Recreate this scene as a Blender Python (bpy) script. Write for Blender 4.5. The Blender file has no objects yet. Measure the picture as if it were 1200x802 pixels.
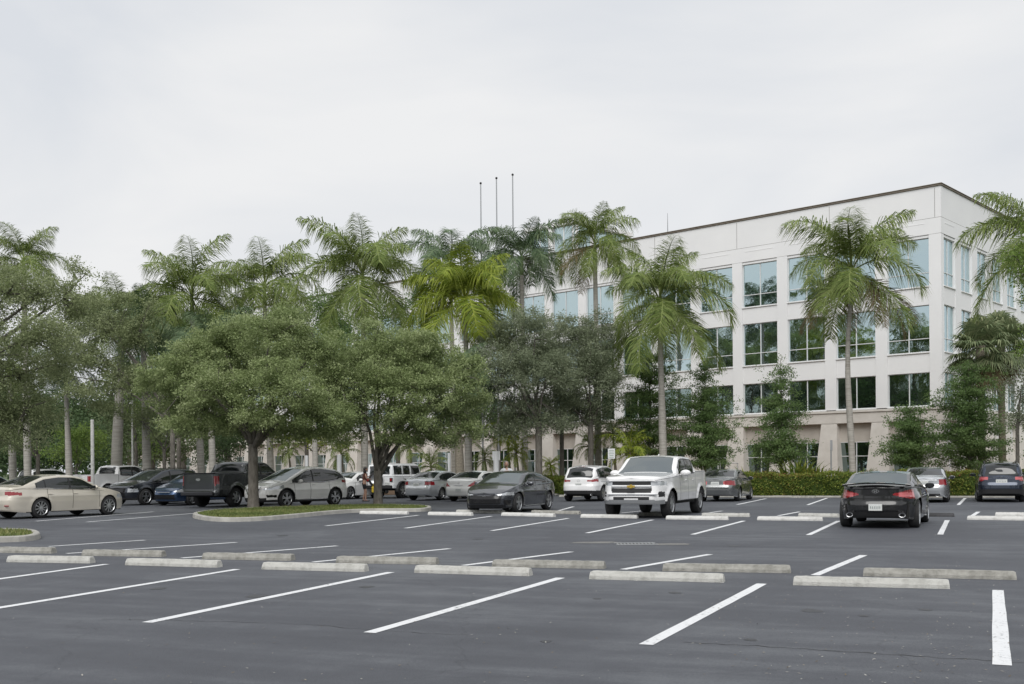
import bpy, math, random
import numpy as np
from mathutils import Vector, Matrix
R = math.radians
rng = np.random.default_rng(7)
random.seed(7)
sc = bpy.context.scene
C = sc.collection
# ---------------------------------------------------------------- camera
F, E, H, YH = 1270.0, 0.0083, 1.5, 550.0
cam_d = bpy.data.cameras.new('camera'); cam = bpy.data.objects.new('camera', cam_d); C.objects.link(cam)
nrm = 1 / math.sqrt(1 + E * E)
cam.matrix_world = Matrix(((1 * nrm, E * nrm, 0, 0), (0, 0, -1, 0), (-E * nrm, 1 * nrm, 0, H), (0, 0, 0, 1)))
cam_d.sensor_width = 36; cam_d.lens = 36 * F / 1200; cam_d.shift_y = (YH - 401) / 1200
cam_d.clip_start = 0.1; cam_d.clip_end = 3000
sc.camera = cam

def at(px, py, Y):
    """point at depth Y seen where the survey sight line (px, py) points"""
    u, v = px - 600, py - YH
    return Vector(((u - E * v) * Y / F, Y, H + (-v - E * u) * Y / F))
def G(px, py, z=0.0):
    u, v = px - 600, py - YH
    Y = (H - z) * F / (v + E * u)
    return Vector(((u - E * v) * Y / F, Y, z))

# ---------------------------------------------------------------- nodes / materials
def mat(name, col, rough=0.6, metal=0.0, coat=0.0, spec=0.5):
    m = bpy.data.materials.new(name); m.use_nodes = True
    b = m.node_tree.nodes['Principled BSDF']
    b.inputs['Base Color'].default_value = (*col, 1); b.inputs['Roughness'].default_value = rough
    b.inputs['Metallic'].default_value = metal; b.inputs['Coat Weight'].default_value = coat
    b.inputs['Coat Roughness'].default_value = 0.04; b.inputs['Specular IOR Level'].default_value = spec
    return m
def N(m, t, **kw):
    n = m.node_tree.nodes.new(t)
    for k, v in kw.items():
        if k in n.inputs: n.inputs[k].default_value = v
        else: setattr(n, k, v)
    return n
def L(m, a, b): m.node_tree.links.new(a, b)
def ramp(m, stops):
    n = m.node_tree.nodes.new('ShaderNodeValToRGB'); el = n.color_ramp.elements
    while len(el) < len(stops): el.new(0.5)
    for e, (p, c) in zip(el, stops): e.position = p; e.color = (*c, 1) if len(c) == 3 else c
    return n
def noisy(name, c1, c2, scale=3.0, rough=0.8, bump=0.0, bscale=40, metal=0, coat=0, detail=6, stretch=None, spec=0.4, lo=0.3, hi=0.7):
    m = mat(name, c1, rough, metal, coat, spec); b = m.node_tree.nodes['Principled BSDF']
    tc = N(m, 'ShaderNodeTexCoord'); src = tc.outputs['Object']
    if stretch:
        mp = N(m, 'ShaderNodeMapping'); mp.inputs['Scale'].default_value = stretch; L(m, src, mp.inputs[0]); src2 = mp.outputs[0]
    else: src2 = src
    n = N(m, 'ShaderNodeTexNoise', Scale=scale, Detail=detail, Roughness=0.6); L(m, src2, n.inputs['Vector'])
    r = ramp(m, [(lo, c1), (hi, c2)]); L(m, n.outputs['Fac'], r.inputs[0]); L(m, r.outputs[0], b.inputs['Base Color'])
    if bump:
        n2 = N(m, 'ShaderNodeTexNoise', Scale=bscale, Detail=4.0); L(m, src, n2.inputs['Vector'])
        bp = N(m, 'ShaderNodeBump', Strength=bump, Distance=0.02); L(m, n2.outputs['Fac'], bp.inputs['Height']); L(m, bp.outputs[0], b.inputs['Normal'])
    return m

def leafmat(name, cols, trans=0.38, rough=0.55):
    m = mat(name, cols[0], rough, spec=0.25); nt = m.node_tree; b = nt.nodes['Principled BSDF']
    a = N(m, 'ShaderNodeAttribute', attribute_name='rnd')
    k = len(cols); r = ramp(m, [(i / (k - 1), c) for i, c in enumerate(cols)])
    L(m, a.outputs['Fac'], r.inputs[0]); L(m, r.outputs[0], b.inputs['Base Color'])
    t = N(m, 'ShaderNodeBsdfTranslucent'); L(m, r.outputs[0], t.inputs[0])
    mx = N(m, 'ShaderNodeMixShader'); mx.inputs[0].default_value = trans
    L(m, b.outputs[0], mx.inputs[1]); L(m, t.outputs[0], mx.inputs[2]); L(m, mx.outputs[0], nt.nodes['Material Output'].inputs[0])
    return m

def asphalt():
    m = mat('asphalt', (.1, .1, .1), .62, spec=.45); b = m.node_tree.nodes['Principled BSDF']
    g = N(m, 'ShaderNodeNewGeometry')
    rot = N(m, 'ShaderNodeMapping'); rot.inputs['Rotation'].default_value = (0, 0, R(21)); L(m, g.outputs['Position'], rot.inputs[0])
    st = N(m, 'ShaderNodeMapping'); st.inputs['Scale'].default_value = (.10, 1.6, 1); L(m, rot.outputs[0], st.inputs[0])
    n1 = N(m, 'ShaderNodeTexNoise', Scale=1.3, Detail=5.0, Roughness=.65); L(m, st.outputs[0], n1.inputs['Vector'])     # squeegee streaks of the sealer
    n2 = N(m, 'ShaderNodeTexNoise', Scale=.22, Detail=4.0, Roughness=.6, Distortion=.6); L(m, rot.outputs[0], n2.inputs['Vector'])    # broad patches
    n3 = N(m, 'ShaderNodeTexNoise', Scale=42.0, Detail=5.0, Roughness=.9); L(m, g.outputs['Position'], n3.inputs['Vector'])
    n5 = N(m, 'ShaderNodeTexNoise', Scale=2.3, Detail=5.0, Roughness=.7); L(m, g.outputs['Position'], n5.inputs['Vector'])
    def mth(op, a, c):
        x = N(m, 'ShaderNodeMath', operation=op)
        for i, q in enumerate((a, c)):
            if isinstance(q, (int, float)): x.inputs[i].default_value = q
            else: L(m, q, x.inputs[i])
        return x.outputs[0]
    s = mth('ADD', mth('MULTIPLY', n1.outputs['Fac'], .42), mth('MULTIPLY', n2.outputs['Fac'], .55))
    s = mth('ADD', s, mth('MULTIPLY', n3.outputs['Fac'], .55)); s = mth('ADD', s, mth('MULTIPLY', n5.outputs['Fac'], .25))
    r = ramp(m, [(.62, (.040, .043, .053)), (.87, (.076, .081, .094)), (1.0, (.118, .126, .139))]); L(m, s, r.inputs[0])
    L(m, r.outputs[0], b.inputs['Base Color'])
    # fine hairline cracks
    v = N(m, 'ShaderNodeTexVoronoi', feature='DISTANCE_TO_EDGE', Scale=.21); 
    wv = N(m, 'ShaderNodeTexNoise', Scale=1.2, Detail=5.0); L(m, g.outputs['Position'], wv.inputs['Vector'])
    ad = N(m, 'ShaderNodeMixRGB', blend_type='ADD'); ad.inputs[0].default_value = 1.2; L(m, g.outputs['Position'], ad.inputs[1]); L(m, wv.outputs['Color'], ad.inputs[2]); L(m, ad.outputs[0], v.inputs['Vector'])
    cr = ramp(m, [(0.0, (.75, .75, .75)), (.0007, (.8, .8, .8)), (.0014, (1, 1, 1))]); L(m, v.outputs['Distance'], cr.inputs[0])
    mu = N(m, 'ShaderNodeMixRGB', blend_type='MULTIPLY'); mu.inputs[0].default_value = .8; L(m, r.outputs[0], mu.inputs[1]); L(m, cr.outputs[0], mu.inputs[2]); L(m, mu.outputs[0], b.inputs['Base Color'])
    rr = ramp(m, [(.4, (.5, .5, .5)), (.9, (.72, .72, .72))]); L(m, s, rr.inputs[0]); L(m, rr.outputs[0], b.inputs['Roughness'])
    n4 = N(m, 'ShaderNodeTexNoise', Scale=110.0, Detail=3.0); L(m, g.outputs['Position'], n4.inputs['Vector'])
    bp = N(m, 'ShaderNodeBump', Strength=.55, Distance=.012); L(m, n4.outputs['Fac'], bp.inputs['Height']); L(m, bp.outputs[0], b.inputs['Normal'])
    return m

def glassmat(name, tint=(.50, .66, .70), dark=(.012, .02, .02), fac=.85, rough=.015, wob=.0):
    m = bpy.data.materials.new(name); m.use_nodes = True; nt = m.node_tree; nt.nodes.remove(nt.nodes['Principled BSDF'])
    g = N(m, 'ShaderNodeBsdfGlossy'); g.inputs['Color'].default_value = (*tint, 1); g.inputs['Roughness'].default_value = rough
    d = N(m, 'ShaderNodeBsdfDiffuse'); d.inputs['Color'].default_value = (*dark, 1)
    mx = N(m, 'ShaderNodeMixShader'); mx.inputs[0].default_value = fac; L(m, d.outputs[0], mx.inputs[1]); L(m, g.outputs[0], mx.inputs[2]); L(m, mx.outputs[0], nt.nodes['Material Output'].inputs[0])
    if wob:
        tc = N(m, 'ShaderNodeTexCoord'); n = N(m, 'ShaderNodeTexNoise', Scale=.9, Detail=3.0); L(m, tc.outputs['Object'], n.inputs['Vector'])
        bp = N(m, 'ShaderNodeBump', Strength=wob, Distance=.05); L(m, n.outputs['Fac'], bp.inputs['Height']); L(m, bp.outputs[0], g.inputs['Normal'])
    return m

def paint(name, col, metal=.0, rough=.27):
    m = mat(name, col, rough, metal, 1.0, .5 if sum(col) > .3 else .3)
    b = m.node_tree.nodes['Principled BSDF']
    tc = N(m, 'ShaderNodeTexCoord'); n = N(m, 'ShaderNodeTexNoise', Scale=1.7, Detail=4.0); L(m, tc.outputs['Object'], n.inputs['Vector'])
    r = ramp(m, [(.3, tuple(c * .93 for c in col)), (.7, tuple(min(1, c * 1.04) for c in col))]); L(m, n.outputs['Fac'], r.inputs[0]); L(m, r.outputs[0], b.inputs['Base Color'])
    return m

def linemat(name, c=(.62, .63, .64)):
    m = mat(name, c, .7); b = m.node_tree.nodes['Principled BSDF']; nt = m.node_tree
    g = N(m, 'ShaderNodeNewGeometry'); n = N(m, 'ShaderNodeTexNoise', Scale=22.0, Detail=6.0, Roughness=.75); L(m, g.outputs['Position'], n.inputs['Vector'])
    n2 = N(m, 'ShaderNodeTexNoise', Scale=1.5, Detail=3.0); L(m, g.outputs['Position'], n2.inputs['Vector'])
    ad = N(m, 'ShaderNodeMath', operation='MULTIPLY_ADD'); L(m, n2.outputs['Fac'], ad.inputs[0]); ad.inputs[1].default_value = .35; L(m, n.outputs['Fac'], ad.inputs[2])
    r = ramp(m, [(.50, (.15, .155, .165)), (.60, c), (.9, tuple(x * 1.1 for x in c))]); L(m, ad.outputs[0], r.inputs[0]); L(m, r.outputs[0], b.inputs['Base Color'])
    return m

M = {}
M['asphalt'] = asphalt()
M['line'] = linemat('white_line_paint', (.70, .71, .72))
M['concrete'] = noisy('wheel_stop_concrete', (.36, .355, .325), (.58, .575, .54), 9, .9, .9, 70, detail=10, lo=.25, hi=.55)
M['concrete_old'] = noisy('old_concrete', (.23, .225, .20), (.43, .42, .385), 9, .9, .9, 70, detail=10, lo=.3, hi=.65)
M['concrete_white'] = noisy('painted_concrete', (.46, .455, .43), (.68, .675, .65), 7, .85, .4, 60, detail=8, lo=.25, hi=.55)
M['concrete_black'] = noisy('blackened_concrete', (.04, .04, .042), (.08, .08, .085), 5, .85, .3, 60)
M['kerb'] = noisy('kerb_concrete', (.30, .29, .27), (.46, .45, .41), 2.5, .9, .4, 50)
M['grass'] = leafmat('lawn_grass', [(.09, .13, .035), (.17, .21, .065), (.30, .29, .12)], .2)
M['soil'] = noisy('lawn_soil', (.055, .07, .025), (.12, .12, .05), 3, .95, .5, 30)
M['mulch'] = noisy('mulch', (.11, .065, .035), (.20, .12, .07), 9, .95, .6, 40)
M['fartreeleaf'] = leafmat('far_tree_leaf', [(.065, .095, .045), (.12, .165, .075), (.20, .245, .125)])  # muted dark green of the far background trees
M['oakleaf'] = leafmat('oak_leaf', [(.15, .205, .078), (.29, .355, .155), (.46, .51, .29)])
M['oakgrey'] = leafmat('grey_oak_leaf', [(.135, .170, .100), (.24, .28, .175), (.39, .425, .30)])
M['oakdull'] = leafmat('dull_oak_leaf', [(.14, .175, .080), (.26, .305, .15), (.43, .47, .28)])
M['darkleaf'] = leafmat('dark_leaf', [(.055, .095, .042), (.098, .155, .068), (.17, .235, .11)])
M['evergreen'] = leafmat('evergreen_leaf', [(.080, .145, .050), (.155, .24, .085), (.275, .375, .15)])
M['limeleaf'] = leafmat('bright_leaf', [(.12, .19, .04), (.19, .28, .065), (.28, .36, .11)])
M['hedgeleaf'] = leafmat('hedge_leaf', [(.07, .115, .022), (.14, .20, .038), (.26, .30, .06), (.22, .11, .05)])
M['crotonleaf'] = leafmat('croton_leaf', [(.07, .13, .025), (.16, .21, .04), (.32, .31, .06)])
M['palmleaf'] = leafmat('palm_leaf', [(.11, .165, .038), (.21, .275, .075), (.38, .43, .17)], .3)
M['palmblue'] = leafmat('blue_palm_leaf', [(.080, .135, .066), (.145, .21, .11), (.27, .33, .19)], .25)
M['palmlime'] = leafmat('lime_palm_leaf', [(.13, .19, .022), (.27, .34, .045), (.44, .48, .10)], .35)
M['palmdry'] = leafmat('dry_palm_leaf', [(.13, .10, .05), (.24, .19, .10)], .2)
M['fanleaf'] = leafmat('fan_palm_leaf', [(.12, .16, .08), (.20, .25, .125), (.33, .36, .20)], .25)
M['bark'] = noisy('oak_bark', (.085, .076, .064), (.20, .185, .16), 14, .95, .9, 26, stretch=(1, 1, .3))
M['palmbark'] = noisy('palm_trunk', (.26, .245, .215), (.46, .44, .40), 4, .9, .4, 30, stretch=(.4, .4, 5))
M['palmbark2'] = noisy('rough_palm_trunk', (.14, .12, .09), (.28, .25, .20), 8, .95, .9, 20, stretch=(1, 1, 2))
M['shaft'] = noisy('palm_crownshaft', (.10, .16, .045), (.17, .22, .075), 3, .45, .0)
M['wall'] = noisy('white_stucco', (.80, .80, .805), (.84, .84, .84), .35, .85, .10, 60, lo=.35, hi=.65)
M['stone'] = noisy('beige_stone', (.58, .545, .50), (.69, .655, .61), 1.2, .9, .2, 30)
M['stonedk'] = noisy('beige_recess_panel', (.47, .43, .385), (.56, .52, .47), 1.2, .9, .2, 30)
M['joint'] = mat('joint_shadow_gap', (.30, .29, .28), .9)
M['coping'] = noisy('roof_coping', (.17, .14, .11), (.26, .225, .185), 1.0, .6)
M['bwin'] = glassmat('building_glass', (.60, .735, .765), (.03, .045, .05), .84, .012, .12)
M['bwin_treetint'] = glassmat('tree_reflection_tint_glass', (.34, .43, .42), (.015, .022, .022), .8, .012, .12)  # lower two rows: dark reflection of trees put into the glass tint
M['frame'] = mat('window_frame_white', (.70, .71, .71), .5)
M['framegrey'] = mat('window_frame_grey', (.30, .31, .31), .5)
M['cglass'] = mat('car_glass', (.012, .015, .016), .02, 0, 0, .9)
M['cglass_l'] = glassmat('windshield_glass', (.66, .72, .73), (.03, .034, .036), .38, .02)
M['rubber'] = noisy('tyre_rubber', (.018, .018, .019), (.035, .035, .036), 8, .85)
M['alloy'] = mat('alloy_rim', (.52, .53, .54), .28, .85)
M['alloydk'] = mat('dark_alloy_rim', (.07, .07, .075), .35, .7)
M['black'] = mat('black_plastic', (.02, .02, .021), .55)
M['blackgl'] = mat('gloss_black_trim', (.012, .012, .013), .15)
M['under'] = mat('car_underside', (.012, .012, .012), .9)
M['chrome'] = mat('chrome', (.72, .72, .73), .1, 1)
M['tail'] = mat('red_lamp_lens', (.26, .010, .015), .12, 0, 1)
M['lip'] = mat('lips', (.30, .13, .11), .5)
M['platetext'] = mat('plate_text', (.16, .19, .20), .5)
M['tailpink'] = mat('clear_red_lamp_lens', (.55, .12, .13), .12, 0, 1)
M['head'] = mat('headlamp_lens', (.50, .52, .54), .08, .35, 1)
M['amber'] = mat('amber_lens', (.7, .25, .03), .2, 0, 1)
M['plate'] = noisy('license_plate', (.55, .58, .56), (.70, .70, .68), 30, .5)
M['gold'] = mat('gold_emblem', (.60, .42, .08), .3, .6)
M['steel'] = mat('galvanised_steel', (.36, .37, .38), .45, .6)
M['iron'] = mat('cast_iron', (.035, .033, .032), .7, .4)
M['signwhite'] = mat('sign_white', (.72, .73, .73), .5)
M['signgreen'] = mat('sign_green', (.03, .16, .07), .5)
M['skin'] = mat('skin', (.42, .25, .18), .5)
M['hair'] = mat('dark_hair', (.02, .015, .012), .5)
M['hairgrey'] = mat('grey_hair', (.25, .22, .20), .6)

# ---------------------------------------------------------------- mesh helpers
def mesh_np(name, verts, faces, mats, mi=None, rnd=None, smooth=False, parent=None, link=True):
    """faces: list of int arrays (each (n,k)) sharing one vertex array"""
    me = bpy.data.meshes.new(name)
    verts = np.asarray(verts, dtype=np.float64).reshape(-1, 3)
    if isinstance(faces, np.ndarray): faces = [faces]
    faces = [np.asarray(f, dtype=np.int32) for f in faces if len(f)]
    me.vertices.add(len(verts)); me.vertices.foreach_set('co', verts.ravel())
    tot = sum(f.size for f in faces); nf = sum(len(f) for f in faces)
    me.loops.add(tot); me.polygons.add(nf)
    me.loops.foreach_set('vertex_index', np.concatenate([f.ravel() for f in faces]))
    ln = np.concatenate([np.full(len(f), f.shape[1], dtype=np.int32) for f in faces])
    st = np.concatenate([[0], np.cumsum(ln)[:-1]]).astype(np.int32)
    me.polygons.foreach_set('loop_start', st)
    try: me.polygons.foreach_set('loop_total', ln)
    except Exception: pass
    if not isinstance(mats, (list, tuple)): mats = [mats]
    for m in mats: me.materials.append(m)
    if mi is not None: me.polygons.foreach_set('material_index', np.asarray(mi, dtype=np.int32))
    me.polygons.foreach_set('use_smooth', np.full(nf, bool(smooth)))
    if rnd is not None:
        a = me.attributes.new('rnd', 'FLOAT', 'FACE'); a.data.foreach_set('value', np.asarray(rnd, dtype=np.float32))
    me.update(calc_edges=True); me.validate()
    o = bpy.data.objects.new(name, me)
    if link: C.objects.link(o)
    if parent: o.parent = parent
    return o

class MB:
    """collects primitives, then links them as one mesh object"""
    def __init__(s): s.v = []; s.f = {}; s.n = 0; s.m = {}
    def add(s, v, f, mi=0):
        v = np.asarray(v, float).reshape(-1, 3)
        for q in f:
            s.f.setdefault(len(q), []).append([i + s.n for i in q]); s.m.setdefault(len(q), []).append(mi)
        s.v.append(v); s.n += len(v); return s
    def box(s, x0, x1, y0, y1, z0, z1, mi=0, M4=None, taper=None):
        v = np.array([(x, y, z) for z in (z0, z1) for y in (y0, y1) for x in (x0, x1)], float)
        if M4 is not None: v = np.array([tuple(M4 @ Vector(p)) for p in v])
        return s.add(v, [(0, 2, 3, 1), (4, 5, 7, 6), (0, 1, 5, 4), (2, 6, 7, 3), (0, 4, 6, 2), (1, 3, 7, 5)], mi)
    def bbox(s, x0, x1, y0, y1, z0, z1, b=.01, mi=0, M4=None):
        """box with chamfered edges"""
        v = []; 
        import itertools
        cx, cy, cz = (x0 + x1) / 2, (y0 + y1) / 2, (z0 + z1) / 2; hx, hy, hz = (x1 - x0) / 2, (y1 - y0) / 2, (z1 - z0) / 2
        idx = {}
        for sx, sy, sz in itertools.product((-1, 1), repeat=3):
            for ax in range(3):
                p = [sx * (hx - (b if ax != 0 else 0)), sy * (hy - (b if ax != 1 else 0)), sz * (hz - (b if ax != 2 else 0))]
                idx[(sx, sy, sz, ax)] = len(v); v.append((cx + p[0], cy + p[1], cz + p[2]))
        f = []
        for ax in range(3):
            o1, o2 = [(1, 2), (0, 2), (0, 1)][ax]
            for sg in (-1, 1):
                q = []
                for a, c in ((-1, -1), (1, -1), (1, 1), (-1, 1)):
                    k = [0, 0, 0]; k[ax] = sg; k[o1] = a; k[o2] = c; q.append(idx[(*k, ax)])
                f.append(q)
        for ax in range(3):  # edges along ax
            o1, o2 = [(1, 2), (0, 2), (0, 1)][ax]
            for a in (-1, 1):
                for c in (-1, 1):
                    q = []
                    for sg, w in ((-1, o1), (1, o1), (1, o2), (-1, o2)):
                        k = [0, 0, 0]; k[ax] = sg; k[o1] = a; k[o2] = c; q.append(idx[(*k, w)])
                    f.append(q)
        for sx, sy, sz in itertools.product((-1, 1), repeat=3): f.append([idx[(sx, sy, sz, a)] for a in range(3)])
        if M4 is not None: v = [tuple(M4 @ Vector(p)) for p in v]
        return s.add(v, f, mi)
    def tube(s, pts, rad, seg=8, mi=0, cap=True):
        pts = [Vector(p) for p in pts]
        if isinstance(rad, (int, float)): rad = [rad] * len(pts)
        v = []; f = []; prev = None
        for i, p in enumerate(pts):
            d = (pts[min(i + 1, len(pts) - 1)] - pts[max(i - 1, 0)]).normalized()
            ref = Vector((1, 0, 0)) if abs(d.x) < .8 else Vector((0, 1, 0))
            if prev is not None: ref = prev
            a = (ref - d * ref.dot(d)).normalized(); b = d.cross(a); prev = a
            for k in range(seg):
                t = 2 * math.pi * k / seg; v.append(p + (a * math.cos(t) + b * math.sin(t)) * rad[i])
        for i in range(len(pts) - 1):
            for k in range(seg):
                k2 = (k + 1) % seg; f.append((i * seg + k, i * seg + k2, (i + 1) * seg + k2, (i + 1) * seg + k))
        if cap: f.append(tuple(range(seg))[::-1]); f.append(tuple(range((len(pts) - 1) * seg, len(pts) * seg)))
        return s.add([tuple(p) for p in v], f, mi)
    def lathe(s, prof, seg=28, axis='z', mi=0, c=(0, 0, 0)):
        """prof: (radius, height) pairs, spun round the axis"""
        v = []; f = []; n = len(prof)
        for k in range(seg):
            t = 2 * math.pi * k / seg
            for r, h in prof:
                x, y, z = r * math.cos(t), r * math.sin(t), h
                if axis == 'y': x, y, z = x, z, y
                v.append((x + c[0], y + c[1], z + c[2]))
        for k in range(seg):
            k2 = (k + 1) % seg
            for i in range(n - 1): f.append((k * n + i, k2 * n + i, k2 * n + i + 1, k * n + i + 1))
        return s.add(v, f, mi)
    def prism(s, poly, y0, y1, mi=0, M4=None):
        """polygon in x,z extruded from y0 to y1"""
        n = len(poly); v = [(x, y0, z) for x, z in poly] + [(x, y1, z) for x, z in poly]
        f = [tuple(range(n)), tuple(range(2 * n - 1, n - 1, -1))] + [(i, i + n, (i + 1) % n + n, (i + 1) % n) for i in range(n)]
        if M4 is not None: v = [tuple(M4 @ Vector(p)) for p in v]
        return s.add(v, f, mi)
    def ell(s, c, r, mi=0, seg=14, rings=9):
        v = []; f = []
        for i in range(rings + 1):
            ph = math.pi * i / rings
            for k in range(seg):
                t = 2 * math.pi * k / seg
                v.append((c[0] + r[0] * math.sin(ph) * math.cos(t), c[1] + r[1] * math.sin(ph) * math.sin(t), c[2] + r[2] * math.cos(ph)))
        for i in range(rings):
            for k in range(seg): f.append((i * seg + k, (i + 1) * seg + k, (i + 1) * seg + (k + 1) % seg, i * seg + (k + 1) % seg))
        return s.add(v, f, mi)
    def build(s, name, mats, parent=None, smooth=False):
        fs = [np.array(q) for q in s.f.values()]; mi = [i for k in s.f for i in s.m[k]]
        return mesh_np(name, np.concatenate(s.v), fs, mats, mi, smooth=smooth, parent=parent)

def tag(o, label=None, cat=None, group=None, kind=None):
    if label: o['label'] = label
    if cat: o['category'] = cat
    if group: o['group'] = group
    if kind: o['kind'] = kind
    return o
def empty(name, loc, rz=0, **kw):
    o = bpy.data.objects.new(name, None); C.objects.link(o); o.location = loc; o.rotation_euler = (0, 0, rz); o.empty_display_size = .2
    return tag(o, **kw)
def copy_obj(o, parent=None):
    c = o.copy(); C.objects.link(c); c.parent = parent; return c
# ---------------------------------------------------------------- cars
def smooth_tab(tab, k, a):
    xs = np.linspace(-a - .4, a + .4, 1200); z = np.interp(xs, [p[0] for p in tab], [p[1] for p in tab])
    if k > 0:
        w = int(k / (xs[1] - xs[0])); w = max(3, w | 1); ker = np.hanning(w + 2)[1:-1]; ker /= ker.sum()
        pad = np.pad(z, w // 2, mode='edge'); z = np.convolve(pad, ker, mode='valid')
    return lambda x: np.interp(x, xs, z)
def tabf(tab): 
    p = sorted(tab); return lambda z: np.interp(z, [q[0] for q in p], [q[1] for q in p])

FR_SEDAN = [(.15, .16), (.22, .06), (.35, .01), (.5, 0), (.62, .04), (.72, .12), (.82, .22), (1.0, .34)]
RR_SEDAN = [(.2, .16), (.3, .05), (.5, 0), (.62, .0), (.75, .05), (.95, .06), (1.02, .07), (1.1, .12)]
FR_SUV = [(.2, .16), (.3, .05), (.45, .01), (.6, 0), (.8, .05), (.95, .14), (1.1, .26)]
RR_SUV = [(.25, .14), (.35, .04), (.55, 0), (.7, .01), (.8, .06), (1.1, .10)]
WV = [(.15, .93), (.25, .955), (.4, .975), (.55, .995), (.7, 1.0), (.82, .985), (1.0, .95), (1.4, .94)]
WV_BOX = [(.2, .95), (.4, .985), (.6, 1), (.9, 1), (1.1, .985), (1.5, .97)]

def car(name, spec, label, cat, group=None):
    sp = spec; a = sp['L'] / 2; hw = sp['W'] / 2; cell = sp.get('cell', .026)
    T = smooth_tab(sp['T'], sp.get('ks', .16), a); S = smooth_tab(sp['S'], .2, a)
    fr = tabf(sp.get('fr', FR_SEDAN)); rr = tabf(sp.get('rr', RR_SEDAN)); wv = tabf(sp.get('wv', WV))
    z0f = tabf(sp.get('z0', [(-a, .26), (-a + .6, .2), (a - .6, .2), (a, .17)]))
    nf, nr = sp.get('nf', 4.2), sp.get('nr', 5.5)
    # half outline
    th = np.linspace(0, math.pi, 4001); c = np.cos(th); s_ = np.sin(th)
    n = np.where(c > 0, nf, nr)
    bx = a * np.sign(c) * np.abs(c) ** (2 / n); by = hw * np.abs(s_) ** (2 / n)
    tz = T(bx)
    ds = np.sqrt(np.diff(bx) ** 2 + np.diff(by) ** 2 + (.8 * np.diff(tz)) ** 2); cs = np.concatenate([[0], np.cumsum(ds)])
    NU = int(cs[-1] / cell); u = np.linspace(0, cs[-1], NU + 1)
    bx = np.interp(u, cs, bx); by = np.interp(u, cs, by); by[0] = by[-1] = 0
    # full ring: left side (+y) front->rear, then right side rear->front
    X = np.concatenate([bx, bx[-2:0:-1]]); Yv = np.concatenate([by, -by[-2:0:-1]])
    NR = len(X); Sx = S(X); Z0 = z0f(X)
    NV = int(.75 / cell); vv = np.linspace(0, 1, NV + 1)
    Z = Z0[None] + vv[:, None] * (Sx - Z0)[None]
    def disp(X, Z):
        w = np.clip(np.abs(X) / a, 0, 1) ** 7
        return X - np.where(X > 0, fr(Z), -rr(Z)) * w
    def widen(X, Y, Z):
        f = wv(Z)
        g = np.ones_like(Y)
        for bz, amp in sp.get('crease', [(.74, .008)]): g = g + amp * np.exp(-((Z - bz) / .05) ** 2)
        return Y * f * g
    SXX = disp(X[None] + 0 * Z, Z); SYY = widen(X, Yv[None] + 0 * Z, Z)
    # flared arches
    Rw = sp['rw']; Ra = Rw * sp.get('arch', 1.14); axles = (sp['xf'], sp['xr'])
    for ax in axles:
        d = np.hypot(SXX - ax, Z - Rw); side = np.abs(SYY) > hw * .7
        SYY = np.where(side, SYY + np.sign(SYY) * sp.get('flare', .022) * np.exp(-((d - Ra) / .09) ** 2), SYY)
        near = side & (np.abs(d - Ra) < cell * .62) & (d > 0)
        k = np.where(near, Ra / np.maximum(d, .01), 1)
        SXX = ax + (SXX - ax) * k; Z = Rw + (Z - Rw) * k
    V1 = np.stack([SXX, SYY, Z], -1).reshape(-1, 3)
    ii, jj = np.meshgrid(np.arange(NV), np.arange(NR), indexing='ij'); j2 = (jj + 1) % NR
    F1 = np.stack([ii * NR + jj, ii * NR + j2, (ii + 1) * NR + j2, (ii + 1) * NR + jj], -1).reshape(-1, 4)
    # lid
    st = np.arange(NU + 1); xs = bx.copy(); zS = S(xs); xa = disp(xs, zS); ys = widen(xs, by, zS)
    h = np.maximum(T(xs) - zS, .004)
    gg = np.clip((h - .10) / .2, 0, 1); r = np.minimum(np.minimum(sp.get('rc', .11), .45 * h), .3 * ys + .001)
    led = sp.get('ledge', .035) * gg
    y1 = ys - np.minimum(led, ys * .2); z1 = zS + .010 * gg
    tum = sp.get('tum', .34)
    y2 = np.maximum(y1 - tum * np.maximum(h - r, 0), ys * .3); z2 = zS + np.maximum(h - r, .003)
    cr = np.minimum(sp.get('crown', .035), .4 * h)
    y3 = np.maximum(y2 - r * 1.15, ys * .25); z3 = T(xs) - cr
    Ks, Kr, Kt = max(6, int(.42 / cell)), 5, max(8, int(.62 / cell))
    pts = []; seg = []
    pts.append((ys, zS))
    for k in range(1, Ks + 1):
        t = k / Ks; bul = .02 * gg * math.sin(math.pi * t); pts.append((y1 + (y2 - y1) * t + bul, z1 + (z2 - z1) * t)); seg.append(1)
    cy, cz = y2 - tum * r * .6, T(xs) - cr * .9
    for k in range(1, Kr + 1):
        t = k / Kr; pts.append(((1 - t) ** 2 * y2 + 2 * t * (1 - t) * cy + t * t * y3, (1 - t) ** 2 * z2 + 2 * t * (1 - t) * cz + t * t * z3)); seg.append(2)
    for k in range(1, Kt + 1):
        t = k / Kt; y = y3 * (1 - t); pts.append((y, T(xs) - cr * (y / np.maximum(y3, 1e-6)) ** 2)); seg.append(3)
    P = np.array(pts)  # (K+1,2,N)
    K1 = P.shape[0]
    yy = np.concatenate([P[:, 0], -P[-2::-1, 0]]); zz = np.concatenate([P[:, 1], P[-2::-1, 1]])
    segs = np.array(seg + seg[::-1])
    bow = np.clip((xs - sp.get('xm', 0)) / .8, -1, 1) * sp.get('bow', .11) * gg
    q = np.clip(1 - (np.abs(yy) / np.maximum(y3, .01)) ** 2, 0, 1)
    xx = xa[None] + bow[None] * q
    if 'bed' in sp:
        b0, b1, bz = sp['bed']; inb = (xs > b0) & (xs < b1)
        zz = np.where(inb[None] & (np.abs(yy) < hw - .11), bz, zz)
    NS = NU + 1; KK = yy.shape[0]
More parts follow.
